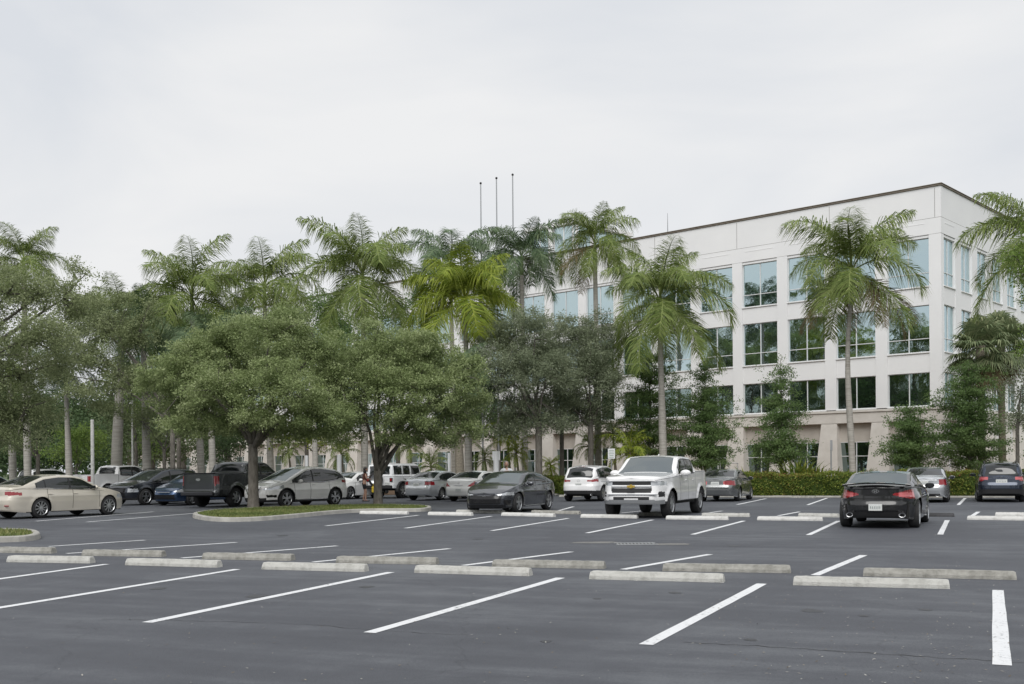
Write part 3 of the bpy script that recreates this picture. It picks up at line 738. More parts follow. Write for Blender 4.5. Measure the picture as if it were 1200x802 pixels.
def spec_murano():
    sp = suv_spec((.80, .79, .76), .0, 4.89, 1.915, 1.70, 2.825, .37, .98, spokes=5, dual=(-.17, .17), sw=(.045, .045), cell=.024)
    a = 2.445
    sp['S'] = [(-a, 1.05), (-a + .5, 1.17), (-a + 1.1, 1.10), (-.6, 1.02), (.3, 1.03), (a - 1.5, 1.0), (a - .7, .95), (a - .2, .86), (a, .76)]
    sp['T'] = [(-a, 1.04), (-a + .06, 1.12), (-a + .25, 1.22), (-a + .62, 1.50), (-a + .9, 1.60), (-a + 1.7, 1.69), (-a + 2.2, 1.69), (-a + 2.7, 1.60), (a - 1.0, 1.10), (a - .5, 1.02), (a - .15, .90), (a, .78)]
    sp['feat'] = suv_feat(lambda D: (D['x'] > D['a'] - .85) & (D['seg'] == 0) & (D['z'] > .74 + .10 * np.clip(D['a'] - D['x'] - .2, 0, 1)) & (D['z'] < .84 + .14 * np.clip(D['a'] - D['x'] - .2, 0, .6)) & (D['ay'] > .48),
        (lambda D: (D['x'] < -D['a'] + .62) & (D['z'] > .98) & (D['z'] < 1.10) & (D['ay'] > .45), 'tail'),
        lambda D: (D['x'] > D['a'] - .3) & (D['z'] > .50) & (D['z'] < .80) & (D['ay'] < .22 + .5 * (D['z'] - .5)),
        pill=[(-.10, .035)], sw0=.75,
        extra=lambda D: [('lower_intake', M['black'], (D['x'] > D['a'] - .4) & (D['z'] > .26) & (D['z'] < .42) & (D['ay'] < .62))] + split('fog_light', M['blackgl'], (D['x'] > D['a'] - .5) & (D['z'] > .44) & (D['z'] < .54) & (D['ay'] > .64) & (D['ay'] < .85), D))
    def vgr(root, sp, T, S):
        m = MB()
        for sd in (1, -1): m.tube([(2.43, sd * .44, .86), (2.475, sd * .30, .60), (2.475, sd * .16, .50), (2.475, 0, .49)], .022, 6)
        m.build('grille_chevron', M['chrome'], root)
    sp['extra'] = [xmirror(.78, 1.08), xhandles([-.08, -1.0], .93), vgr, xbox('sill_trim', M['chrome'], -.9, .9, .925, .945, .31, .335, .005, True), xtube('window_trim', M['chrome'], [(-1.45, .92, 1.11), (-.7, .93, 1.035), (.3, .93, 1.04), (.95, .91, 1.02)], .008, True)]
    return sp
def spec_mazda():
    sp = suv_spec((.80, .80, .80), .0, 4.55, 1.84, 1.67, 2.70, .355, spokes=5, dual=(-.17, .17), sw=(.05, .04), cell=.026)
    sp['feat'] = suv_feat(lambda D: (D['x'] > D['a'] - .5) & (D['seg'] == 0) & (D['z'] > .7) & (D['z'] < .85) & (D['ay'] > .5),
        (lambda D: (D['x'] < -D['a'] + .45) & (D['z'] > .90) & (D['z'] < .99 + .03 * (D['ay'] > .7)) & (D['ay'] > .40), 'tail'), None,
        extra=lambda D: [('bumper_valance', M['black'], (D['x'] < -D['a'] + .5) & (D['z'] < .50) & (D['ay'] < .95)), ('high_brake_lamp', M['tail'], (D['seg'] == 3) & (D['x'] < -D['a'] + .55) & (D['x'] > -D['a'] + .51) & (D['ay'] < .2))])
    sp['extra'] = [xmirror(.75, 1.1), xhandles([.1, -.85], .92), xplate(True, .77, .0), xexhaust(.62, .33, .04), xemblem('wing', -2.215, 0, .95, .06), xfin(-1.6)]
    return sp
def spec_outback():
    sp = suv_spec((.030, .040, .062), .8, 4.8, 1.84, 1.66, 2.74, .35, spokes=5, sw=(.07, .05), cell=.026)
    a = 2.4
    sp['feat'] = suv_feat(lambda D: (D['x'] > D['a'] - .5) & (D['seg'] == 0) & (D['z'] > .7) & (D['z'] < .85) & (D['ay'] > .5),
        (lambda D: (D['x'] < -D['a'] + .42) & (D['z'] > .92) & (D['z'] < 1.03) & (D['ay'] > .50), 'tailpink'), None,
        extra=lambda D: [('bumper_valance', M['black'], (D['x'] < -D['a'] + .5) & (D['z'] < .52) & (D['ay'] < .95))] + split('taillight_lower', M['tail'], (D['seg'] == 0) & (D['x'] < -D['a'] + .42) & (D['z'] > .86) & (D['z'] < .92) & (D['ay'] > .66), D))
    sp['extra'] = [xmirror(.75, 1.1), xhandles([.1, -.85], .92), xplate(True, .85, .0, .42, .15), xrails(-1.8, .2, .06), xemblem('oval', -2.30, 0, 1.01, .045)]
    return sp
def truck_spec(col, metal, L_=5.85, W=2.03, Hh=1.88, wb=3.64, rw=.41, **kw):
    a = L_ / 2; xf = a - .97; xr = xf - wb; cab0 = kw.pop('cab0', -1.05); bedz = kw.pop('bedz', 1.40)
    T_ = [(-a, bedz), (cab0 - .03, bedz), (cab0, bedz + .02), (cab0 + .10, Hh - .12), (cab0 + .22, Hh - .03), (cab0 + 1.0, Hh), (.35, Hh - .005), (.62, Hh - .06), (1.36, 1.37), (1.9, 1.33), (a - .25, 1.27), (a, 1.20)]
    S_ = [(-a, bedz - .01), (cab0 - .03, bedz - .01), (cab0 + .25, 1.33), (.8, 1.29), (1.4, 1.25), (a - .3, 1.18), (a, 1.13)]
    sp = dict(L=L_, W=W, H=Hh, rw=rw, xf=xf, xr=xr, T=T_, S=S_, ks=.10, paint=paint('truck_paint', col, metal), gap=gapcol(col), cell=.03, fr=[(.3, .12), (.45, .03), (.6, 0), (.8, .03), (1.2, .08), (1.3, .12)], rr=[(.4, .10), (.5, .02), (.65, 0), (.72, .05), (1.5, .05)], wv=WV_BOX, tum=.24, nf=6, nr=12, rc=.10, tw=.28,
              z0=[(-a, .50), (-a + .5, .50), (xr + .6, .48), (xf - .6, .48), (a, .42)], bed=(-a + .10, cab0 - .02, .85), zb=.42, zw=.95, arch=1.20, flare=.035,
              slots=[trim_slot(cab0 + .2, .95), gap_slot([.98, cab0 + 1.02, cab0 + .02], w=.016, zlo=.5)], spokes=6, sw=(.09, .07), rim=.60)
    sp.update(kw); return sp, cab0
def truck_feat(cab0, a, head, tail, more, p2=None):
    def fn(D):
        x, z, ay, seg = D['x'], D['z'], D['ay'], D['seg']
        o = glass_feats(D, 1.36, .58, cab0 - .03, cab0 + .11, cab0 + .28, 1.0, [(cab0 + 1.02, .05)] + (p2 or []), top=.12, low=.04, pslant=0)
        o[1] = ('rear_window', M['cglass'], (x > cab0 - .05) & (x < cab0 + .16) & (seg >= 2) & (z > 1.42) & (z < D['H'] - .13) & (ay < .68))
        o += split('headlight', M['head'], head(D), D) + split('taillight', M['tail'], tail(D), D)
        o += more(D)
        return o
    return fn
def xtruckbits(root, sp, T, S):
    a = sp['L'] / 2
    m = MB(); m.bbox(-a - .10, -a + .02, -.85, .85, .50, .66, .03); m.build('rear_bumper', sp.get('bumpmat', M['chrome']), root)
def spec_silverado():
    sp, c0 = truck_spec((.82, .82, .82), .0, cell=.024, Hh=1.90)
    a = sp['L'] / 2
    hd = lambda D: (D['x'] > a - .55) & (D['seg'] == 0) & (D['z'] > .985) & (D['z'] < 1.10) & (D['ay'] > .60)
    def more(D):
        x, z, ay, seg = D['x'], D['z'], D['ay'], D['seg']
        fr_ = (x > a - .4) & (seg == 0)
        return [('upper_grille', M['blackgl'], fr_ & (z > .985) & (z < 1.10) & (ay <= .60)), ('lower_grille', M['black'], fr_ & (z > .76) & (z < .90) & (ay < .60 + .25 * (z - .76))),
                ('bumper_intake', M['black'], fr_ & (z > .56) & (z < .66) & (ay < .55) & (np.abs(ay - 0) > .22 * (z < .60))),
                ('skid_panel', M['steel'], fr_ & (z < .55))] + split('fog_light_housing', M['black'], fr_ & (z > .64) & (z < .80) & (ay > .80) & (ay < .93), D)
    sp['feat'] = truck_feat(c0, a, hd, lambda D: (D['x'] < -a + .25) & (D['seg'] == 0) & (D['z'] > .95) & (D['z'] < 1.35) & (D['ay'] > .84), more)
    sp['slots'].append(lambda D: [(1, (D['seg'] == 0) & (D['z'] < .50))])
    sp['extra'] = [xmirror(.85, 1.34, big=1.35), xhandles([c0 + 1.25, c0 + .3], 1.12), xtruckbits, xbox('chrome_bar', M['chrome'], a - .07, a - .02, -.62, .62, .925, .965), xemblem('bowtie', a - .02, 0, .955, .075, M['gold']),
        xbox('chrome_lip', M['chrome'], a - .10, a - .035, -.95, .95, 1.10, 1.125), xbox('bumper_top', M['chrome'], a - .06, a + .02, -.8, .8, .70, .73), xfin(-.2), xbox('tow_plate', M['blackgl'], a - .03, a + .015, -.12, .12, .78, .80)]
    sp['bumpmat'] = M['chrome']
    return sp
def spec_f150():
    sp, c0 = truck_spec((.085, .090, .094), .75, cell=.027, Hh=1.95, cab0=-1.0, bedz=1.43, spokes=6, rimmat=M['alloy'])
    a = sp['L'] / 2
    sp['feat'] = truck_feat(c0, a, lambda D: (D['x'] > a - .5) & (D['seg'] == 0) & (D['z'] > .9) & (D['z'] < 1.1) & (D['ay'] > .6),
        lambda D: (D['x'] < -a + .22) & (D['seg'] == 0) & (D['z'] > .98) & (D['z'] < 1.32) & (D['ay'] > .80),
        lambda D: split('reverse_lamp', M['tailpink'], (D['x'] < -a + .1) & (D['seg'] == 0) & (D['z'] > .9) & (D['z'] < .98) & (D['ay'] > .84), D) + [('grille', M['black'], (D['x'] > a - .3) & (D['seg'] == 0) & (D['z'] > .75) & (D['z'] < 1.1) & (D['ay'] < .6))])
    sp['slots'].append(lambda D: [(2, (D['seg'] == 0) & (D['x'] < -a + .2) & (np.abs(D['ay'] - .78) < .014) & (D['z'] > .7))])
    sp['slots'].append(arch_clad(.41, sp['xf'], sp['xr'], .05))
    sp['extra'] = [xmirror(.85, 1.36, M['black'], big=1.35), xhandles([c0 + 1.25, c0 + .3], 1.12, M['black']), xtruckbits, xplate(True, .58, .07), xemblem('oval', -a + .035, 0, 1.17, .085), xbox('tailgate_cap', M['black'], -a + .0, -a + .12, -.86, .86, 1.425, 1.455)]
    sp['bumpmat'] = M['alloydk']
    return sp
def spec_whitepickup():
    sp, c0 = truck_spec((.82, .82, .82), .0, cell=.034, Hh=1.93, cab0=-.95, bedz=1.40)
    a = sp['L'] / 2
    sp['feat'] = truck_feat(c0, a, lambda D: (D['x'] > a - .5) & (D['seg'] == 0) & (D['z'] > .9) & (D['z'] < 1.1) & (D['ay'] > .6),
        lambda D: (D['x'] < -a + .25) & (D['seg'] == 0) & (D['z'] > 1.0) & (D['z'] < 1.32) & (D['ay'] > .78), lambda D: [])
    sp['extra'] = [xmirror(.85, 1.36, big=1.3), xhandles([c0 + 1.25, c0 + .3], 1.12), xtruckbits]
    return sp
def spec_whitesuv():
    sp = suv_spec((.80, .80, .80), .0, 4.9, 1.95, 1.80, 2.9, .38, cell=.04)
    sp['feat'] = suv_feat(None, (lambda D: (D['x'] < -D['a'] + .3) & (D['seg'] == 0) & (D['z'] > .9) & (D['z'] < 1.02) & (D['ay'] > .6), 'tail'), None)
    sp['extra'] = [xmirror(.75, 1.2), xrails(-1.9, .3)]
    return sp
def spec_jeep():
    a = 2.2; Hh = 1.84
    T_ = [(-a, 1.20), (-a + .015, 1.22), (-a + .07, Hh - .10), (-a + .14, Hh - .02), (-a + .6, Hh), (.35, Hh - .01), (.50, Hh - .06), (.80, 1.25), (.85, 1.22), (1.6, 1.19), (a - .1, 1.12), (a, 1.08)]
    S_ = [(-a, 1.18), (.7, 1.18), (.9, 1.17), (a, 1.07)]
    def ft(D):
        x, z, ay, seg = D['x'], D['z'], D['ay'], D['seg']
        side = (seg == 1) & (z > 1.26) & (z < Hh - .12) & (x > -a + .16) & (x < .52)
        for p, w in ((-a + .98, .07), (-a + 1.78, .07)): side &= np.abs(x - p) > w
        return [('windshield', M['cglass_l'], (seg == 3) & (x > .5) & (x < .8) & (ay < D['y3'] - .05)), ('rear_window', M['cglass'], (seg >= 2) & (x < -a + .13) & (z > 1.28) & (z < Hh - .12) & (ay < .62)),
                ('side_window', M['cglass'], side & (y_(D) > 0)), ('side_window', M['cglass'], side & (y_(D) < 0)), ('grille', M['black'], (seg == 0) & (x > a - .1) & (z > .75) & (z < 1.05) & (ay < .4) & (np.mod(D['y'], .11) < .055))]
    y_ = lambda D: D['y']
    def bits(root, sp, T, S):
        hw = sp['W'] / 2
        for xa in (sp['xf'], sp['xr']):
            for sd in (1, -1):
                m = MB(); r0, r1 = .47, .53; n = 12; v = []
                for k in range(n + 1):
                    t = math.pi * (-.03 + 1.06 * k / n); 
                    for r_, yy in ((r0, hw - .05), (r1, hw - .05), (r1, hw + .13), (r0, hw + .13)): v.append((xa + r_ * math.cos(t) * 1.1, sd * yy, .42 + r_ * math.sin(t) * .95))
                f = [(k * 4 + i, k * 4 + (i + 1) % 4, (k + 1) * 4 + (i + 1) % 4, (k + 1) * 4 + i) for k in range(n) for i in range(4)] + [(0, 1, 2, 3), (n * 4, n * 4 + 3, n * 4 + 2, n * 4 + 1)]
                m.add(v, f); m.build('fender_flare', M['black'], root)
        m = MB(); w = MB(); rw = .40
        m.lathe([(.24, .0), (.25, .01), (.36, .01), (.395, .04), (.40, .08), (.40, .20), (.36, .25), (.1, .25)], 32, 'y'); m.v = [np.stack([-v[:, 1] - a - .05, v[:, 0] + .12, v[:, 2] + 1.02], -1) for v in m.v]
        # outer face towards the rear
        m.v = [np.stack([-2 * (a + .05) - .25 - v[:, 0], v[:, 1], v[:, 2]], -1) for v in m.v]
        o = m.build('spare_wheel', M['rubber'], root, smooth=True)
        w.lathe([(.24, -.02), (.2, .04), (.0, .04)], 24, 'y'); w.v = [np.stack([v[:, 1] - a - .28, v[:, 0] + .12, v[:, 2] + 1.02], -1) for v in w.v]; w.build('rim', M['alloy'], o, smooth=True)
        for sd in (1, -1):
            m = MB(); m.bbox(-a - .03, -a + .04, sd * .72 - .09, sd * .72 + .09, .88, 1.10, .02); q = m.build('taillight', M['black'], root)
            m = MB(); m.bbox(-a - .045, -a - .02, sd * .72 - .06, sd * .72 + .06, .92, 1.06, .01); m.build('lamp_lens', M['tail'], q)
        m = MB(); m.bbox(-a - .12, -a + .06, -.78, .78, .52, .70, .03); m.build('rear_bumper', M['black'], root)
        m = MB(); m.bbox(-.9, .85, -.86, -.80, .40, .48, .02); m.bbox(-.9, .85, .80, .86, .40, .48, .02); m.build('side_step', M['black'], root)
        m = MB(); m.tube([(.95, -.8, 1.2), (.95, -.83, 1.75)], .008, 5); m.build('antenna', M['black'], root)
        m = MB(); m.bbox(-a + .2, .35, -.66, .66, Hh - .015, Hh + .012, .01); m.build('roof_panel', sp['paint'], root)
    sp = dict(L=2 * a, W=1.74, H=Hh, rw=.41, xf=a - .62, xr=a - .62 - 2.95, T=T_, S=S_, ks=.05, paint=paint('jeep_paint', (.80, .81, .82), 0), gap=gapcol((.6, .6, .6)), cell=.028, fr=[(.4, .05), (.6, 0), (1.2, .03)], rr=[(.4, .03), (.6, 0), (1.3, 0)], wv=[(.4, .97), (.6, 1), (1.5, 1)], nf=9, nr=16, tum=.12, rc=.06, crown=.02, tw=.30, z0=[(-a, .55), (a, .55)], zb=.42, zw=.9, arch=1.18, bow=.03, flare=0.0, wi=-.08,
              slots=[gap_slot([.60, -.32, -1.22], w=.016, zlo=.5), lambda D: [(1, (D['seg'] == 1) & (D['z'] > 1.24) & (D['z'] < Hh - .10) & (D['x'] > -a + .14) & (D['x'] < .5) & ((np.abs(D['x'] + a - .98) < .02)))]],
              feat=ft, spokes=5, sw=(.09, .07), rim=.58, extra=[bits, xmirror(.62, 1.28, M['black'], 1.2), xhandles([-.15, -1.05], 1.02, M['black']), xplate(True, .80, .02, y=-.5)])
    return sp

HD = 23.0
placed = []
def place(root, sp, px, py, side, bearing):
    """px, py: ground midway between the two wheels of the near side (side +1 left, -1 right)"""
    g = G(px, py); b = R(bearing); fwd = Vector((math.sin(b), math.cos(b), 0)); left = Vector((-math.cos(b), math.sin(b), 0))
    mid = (sp['xf'] + sp['xr']) / 2
    c = g - left * side * (sp['W'] / 2 - .1) - fwd * mid
    root.location = c; root.rotation_euler = (0, 0, math.pi / 2 - b)
    placed.append((root.name, c, fwd, left, sp['L'], sp['W']))
    return root
CARS = [
 ('sedan', spec_tan, 'champagne beige sedan seen side-on at the left edge, nose pointing right', 'car', 88, 605.5, -1, 29),
 ('sports_coupe', spec_coupe, 'glossy black sports coupe seen from behind, with rear spoiler and pinkish-red tail lamps', 'car', 1079, 615, -1, HD + 2),
 ('pickup_truck', spec_silverado, 'white crew-cab pickup truck facing the camera, with gold emblem between its black grilles', 'pickup truck', 802, 603.8, 1, HD + 180),
 ('sedan', spec_accord, 'dark grey sedan facing the camera, left of the white pickup, before the man in white', 'car', 624, 599.5, 1, HD + 180),
 ('suv', spec_murano, 'pearl white crossover facing left behind the island tree trunk, with chrome grille chevron', 'suv', 364, 594, 1, HD + 191),
 ('pickup_truck', spec_f150, 'charcoal grey pickup truck seen from its tailgate, left of the island tree', 'pickup truck', 307, 592.5, -1, HD + 2),
 ('suv', spec_darksuv, 'dark blue-black suv facing left between the beige sedan and the charcoal pickup', 'suv', 197, 591, 1, HD + 185),
 ('sedan', spec_navy, 'navy blue sedan whose nose shows between the black suv and the charcoal pickup tailgate', 'car', 247, 591.3, 1, HD + 180),
 ('pickup_truck', spec_whitepickup, 'white crew-cab pickup truck behind the beige sedan, seen from behind', 'pickup truck', 156, 584, -1, HD + 8),
 ('suv', spec_whitesuv, 'white suv far left whose roof shows above the beige sedan boot', 'suv', 72, 580, -1, HD + 8),
 ('sedan', spec_lightgreen, 'pale grey-green sedan cut off by the left picture edge behind the beige sedan', 'car', -6, 590, -1, HD),
 ('sedan', spec_whitesedan, 'white sedan half hidden between the pearl crossover and the woman', 'car', 428, 584.5, 1, HD + 186),
 ('off_road_suv', spec_jeep, 'boxy white off-road suv with a spare wheel on its tailgate, behind the forked island tree', 'suv', 486, 583.2, -1, HD + 3),
 ('sedan', spec_silver_toyota, 'silver sedan seen from behind, right of the boxy white off-road suv', 'car', 531, 585.5, -1, HD + 2),
 ('sedan', spec_benz, 'white sedan with round badge and triangular red tail lamps, partly behind the dark grey sedan', 'car', 580, 586.5, -1, HD),
 ('suv', spec_mazda, 'white compact suv seen from behind, parked at the hedge left of the white pickup', 'suv', 716, 586.5, -1, HD),
 ('sedan', spec_greysedan, 'mid-grey sedan seen from behind, right of the white pickup with pale licence plate', 'car', 872, 586.5, -1, HD),
 ('sedan', spec_silver2, 'silver-grey sedan parked at the hedge, half hidden by the black coupe', 'car', 1110, 587.5, -1, HD),
 ('suv', spec_outback, 'navy blue wagon-style suv seen from behind at the right edge, with roof rails', 'suv', 1196, 587, -1, HD - 1),
]
for nm, sf, lb, ct, px, py, sd, br in CARS:
    sp = sf(); root = car(nm, sp, lb, ct, 'cars parked in the lot'); place(root, sp, px, py, sd, br)
# ---------------------------------------------------------------- ground
def sheet(name, poly, z, m, kind='structure', label=None):
    o = mesh_np(name, [(p[0], p[1], z) for p in poly], np.array([range(len(poly))]), m)
    return tag(o, label, None, None, kind)
sheet('ground', [(-1500, -400), (1500, -400), (1500, 2500), (-1500, 2500)], -.03, noisy('distant_lawn', (.05, .075, .025), (.09, .12, .04), .05, .95))
hL, hR = G(600, 579), G(1320, 583)
sheet('parking_lot', [(-120, -60), (90, -60), (90, 54), (hR.x + 10, hR.y - .5), (0, 75), (-120, 95)], 0, M['asphalt'])

def stripe(a, b, w, w2=None):
    d = (b - a).normalized(); n = Vector((-d.y, d.x, 0)); w2 = w2 or w; k = 10
    v = []; 
    for i in range(k + 1):
        p = a.lerp(b, i / k); j1, j2 = random.uniform(-.004, .004), random.uniform(-.004, .004)
        v += [p + n * (w / 2 + j1), p - n * (w / 2 + j2)]
    f = np.array([(2 * i, 2 * i + 1, 2 * i + 3, 2 * i + 2) for i in range(k)])
    o = mesh_np('stall_line', [(q.x, q.y, .004) for q in v], f, M['line']); tag(o, kind='structure')
LINES = [(757, 756, 893, 684.5), (433, 742, 657, 677.5), (172, 730, 458, 671), (-40, 719, 278, 667.5), (-60, 687, 125, 661.5), (1174.5, 780, 1169.5, 692),
 (57, 640.7, 170, 633.3), (78, 649, 277, 636), (213, 654.3, 395, 640), (367, 659, 527, 643.3), (543, 663, 670, 647), (730, 667.7, 832, 650), (955, 674.5, 1012, 651),
 (382, 616.6, 490, 604.2), (475, 619.3, 576, 605.2), (576, 622.3, 666, 607.7), (687.7, 625, 765, 609.5), (811.7, 626.7, 871.7, 610.7), (947.3, 627.3, 983, 610.7), (1101.7, 626.7, 1110, 610),
 (42, 611, 180, 600), (102, 612, 230, 601.7), (863.8, 591.6, 897.5, 584.6), (946.4, 592, 969, 584), (1123, 592, 1131, 584), (912, 604.7, 937, 600), (1139.6, 604.7, 1146.6, 600), (728, 601.5, 757, 598.5), (823, 602.5, 846, 599), (470, 600, 500, 595), (650, 600, 672, 594)]
for i, l in enumerate(LINES): stripe(G(l[0], l[1]), G(l[2], l[3]), .125 if i > 5 else .13)
# long seam of the paving, bottom right, and across the aisle
def seam(pts, w):
    v = []; ps = [G(*p) for p in pts]
    out = []
    for i in range(len(ps) - 1):
        for k in range(8): out.append(ps[i].lerp(ps[i + 1], k / 8) + Vector((random.uniform(-.01, .01), random.uniform(-.03, .03), 0)))
    for i, p in enumerate(out):
        d = (out[min(i + 1, len(out) - 1)] - out[max(i - 1, 0)]).normalized(); n = Vector((-d.y, d.x, 0)) * w * random.uniform(.5, 1.2) / 2
        v += [(p.x + n.x, p.y + n.y, .003), (p.x - n.x, p.y - n.y, .003)]
    tag(mesh_np('pavement_seam', v, np.array([(2 * i, 2 * i + 1, 2 * i + 3, 2 * i + 2) for i in range(len(out) - 1)]), M['iron']), kind='structure')
seam([(800, 753), (900, 758), (1020, 766), (1130, 773), (1230, 779)], .014)
seam([(120, 726), (230, 728), (340, 731), (470, 741), (560, 745)], .009)
M['oil'] = noisy('oil_spot', (.030, .031, .035), (.055, .058, .066), 9, .5)
# pale sediment streaks round the drain
def patch(name, px, py, rx, ry, m, z=.003, n=22):
    c = G(px, py); v = []
    for k in range(n):
        t = 2 * math.pi * k / n; r = random.uniform(.75, 1.15); v.append((c.x + rx * r * math.cos(t), c.y + ry * r * math.sin(t), z))
    return tag(mesh_np(name, v, np.array([range(n)]), m), kind='structure')
M['silt'] = noisy('silt', (.13, .13, .13), (.24, .235, .22), 2.5, .95, stretch=(1, 3, 1))
patch('silt_patch', 698, 636, .55, .30, M['silt']); patch('silt_patch', 783, 638, .5, .25, M['silt'])
g = G(745, 638)
for px, py, q in ((560, 705, .10), (300, 699, .12), (950, 716, .11), (1012, 722, .05), (700, 702, .05), (880, 750, .06), (430, 688, .09), (1085, 715, .07), (185, 690, .1), (640, 752, .05), (790, 695, .08), (860, 640, .14), (560, 632, .12), (330, 628, .15)): patch('oil_spot', px, py, q, q * 1.3, M['oil'], .0025, 14)
m = MB(); 
for k in range(11): m.bbox(g.x - .37 + k * .07, g.x - .34 + k * .07, g.y - .20, g.y + .20, .0, .016, .004)
m.bbox(g.x - .41, g.x + .41, g.y - .26, g.y - .21, 0, .018, .004); m.bbox(g.x - .41, g.x + .41, g.y + .21, g.y + .26, 0, .018, .004)
m.box(g.x - .38, g.x + .38, g.y - .24, g.y + .24, .001, .005, 1)
tag(m.build('drain_grate', [M['steel'], M['iron']]), 'dark slotted iron drain grate set in the aisle asphalt before the white pickup', 'drain grate')

# ---------------------------------------------------------------- wheel stops
def wheel_stop(p0, p1, m, label, hh=.108, group='concrete wheel stops'):
    d = p1 - p0; ln = d.length; ang = math.atan2(d.y, d.x); c = (p0 + p1) / 2
    n = 26; prof = [(-.085, 0), (-.085, .045), (-.058, hh), (.058, hh), (.085, .045), (.085, 0)]
    ss = [0, .012] + list(np.linspace(.05, .95, n)) + [.988, 1]; v = []
    pr = random.random() * 9
    for q in ss:
        e = 1 if 0.02 < q < .98 else (.90 if q in (0, 1) else .98)
        for i, (y, z) in enumerate(prof):
            jit = 0 if i in (0, 5) else random.gauss(0, .0013)
            v.append(((q - .5) * ln + (z * .12 if q < .02 else -z * .12 if q > .98 else 0), y * e + jit, z * (e if z > .06 else 1) + (jit if z > .06 else 0)))
    k = len(prof); f = [(a * k + i, a * k + i + 1, (a + 1) * k + i + 1, (a + 1) * k + i) for a in range(len(ss) - 1) for i in range(k - 1)]
    f6 = np.array([tuple(range(k)), tuple(range((len(ss) - 1) * k, len(ss) * k))[::-1]])
    o = mesh_np('wheel_stop', v, [np.array(f), f6], m); o.location = (c.x, c.y, 0); o.rotation_euler = (0, 0, ang)
    # the stretch below is what faces the viewer: centre it behind its lower front edge
    nrm_ = Vector((-d.y, d.x, 0)).normalized(); o.location += nrm_ * (.085 if nrm_.y > 0 else -.085)
    return tag(o, label, 'wheel stop', group)
ORD = ['leftmost', 'second from left', 'third from left', 'fourth from left', 'fifth from left', 'third from right', 'second from right', 'rightmost']
FRONT = [(7, 105, 659, 660.5), (146, 254, 662.5, 665.5), (306, 427, 667.5, 670.5), (485, 620, 671.5, 675.5), (690, 848, 679, 683), (929, 1113.5, 686, 690.5)]
for i, (x0, x1, y0, y1) in enumerate(FRONT):
    wheel_stop(G(x0, y0), G(x1, y1), M['concrete'], 'pale concrete wheel stop, %s of six in the nearest row' % (ORD[:3] + ['third from right', 'second from right', 'rightmost'])[i])
REAR = [(-4, 60, 648, 649), (95, 189, 651.5, 653), (236, 341, 655.5, 657.5), (393, 511, 660, 662), (576, 708, 664.5, 667), (776, 927, 669.5, 672), (1011, 1192, 675.5, 680)]
for i, (x0, x1, y0, y1) in enumerate(REAR):
    wheel_stop(G(x0, y0), G(x1, y1), M['concrete_old'], 'weathered grey wheel stop, %s of seven in the row behind the nearest' % (['leftmost', 'second from left', 'third from left', 'middle one', 'third from right', 'second from right', 'rightmost'])[i])
FAR = [(421, 477, 602.5, 603.0, 'just below the forked tree island kerb'), (501, 552, 603.8, 604.6, 'left of the dark grey sedan nose'), (587, 648, 604.5, 606, 'in front of the dark grey sedan'), (680, 746, 606.8, 607.8, 'before the white pickup nose'), (780, 853, 608.8, 609.6, 'right of the pickup front wheel'), (887, 964, 609.8, 610.6, 'left of the black coupe'), (1133, 1216, 609.2, 610.4, 'at the right edge before the navy suv')]
for x0, x1, y0, y1, t in FAR: wheel_stop(G(x0, y0), G(x1, y1), M['concrete_white'], 'white wheel stop %s, front one of its pair' % t)
FAR2 = [(534, 590, 601.2, 602, M['concrete'], 'pale wheel stop behind the dark grey sedan front bumper'), (622, 678, 601.8, 603, M['concrete_old'], 'grey wheel stop beside the dark grey sedan rear wheel'), (748, 776, 604.6, 605, M['concrete_old'], 'short grey wheel stop under the white pickup nose'), (822, 878, 605.4, 606, M['concrete'], 'pale wheel stop behind the one right of the white pickup'), (935, 982, 605.6, 606.6, M['concrete'], 'pale wheel stop touching the black coupe left side'), (1086, 1118, 605.6, 606, M['concrete_black'], 'blackened wheel stop just right of the black coupe'), (1166, 1236, 604.8, 605.6, M['concrete_white'], 'white wheel stop at the right edge, rear one of its pair')]
for x0, x1, y0, y1, mm, t in FAR2: wheel_stop(G(x0, y0), G(x1, y1), mm, t)
wheel_stop(G(905, 583.5), G(955, 583.9), M['concrete_old'], 'low wheel stop at the foot of the hedge left of the black coupe')
wheel_stop(G(655, 582.5), G(668, 582.5) + Vector((.6, 0, 0)), M['concrete_old'], 'wheel stop at the hedge left of the white compact suv')

# ---------------------------------------------------------------- foliage tools
def leaves(cen, size, up=.5, aspect=.55, r=rng):
    n = len(cen); nm = r.normal(size=(n, 3)); nm[:, 2] += up; nm /= np.linalg.norm(nm, axis=1, keepdims=True)
    t = r.normal(size=(n, 3)); t -= nm * (t * nm).sum(1, keepdims=True); t /= np.linalg.norm(t, axis=1, keepdims=True)
    b = np.cross(nm, t); s = size * r.uniform(.55, 1.35, size=(n, 1))
    v = np.stack([cen - t * s, cen - b * s * aspect, cen + t * s, cen + b * s * aspect], 1).reshape(-1, 3)
    return v, np.arange(4 * n).reshape(n, 4)
def lobe_clusters(lobes, dens, r=rng, shell=.45, flat=1.0):
    out = []; lob = []
    for (c, rad) in lobes:
        c = np.array(c); rad = np.array(rad); n = max(4, int(dens * rad[0] * rad[1] * rad[2] ** .5))
        d = r.normal(size=(n, 3)); d /= np.linalg.norm(d, axis=1, keepdims=True); d[:, 2] = np.where(d[:, 2] < -.7, -d[:, 2] * .6, d[:, 2])
        rr_ = r.uniform(0, 1, size=(n, 1)) ** shell; out.append(c + d * rr_ * rad)
    return np.concatenate(out)
NLEAF = [0]
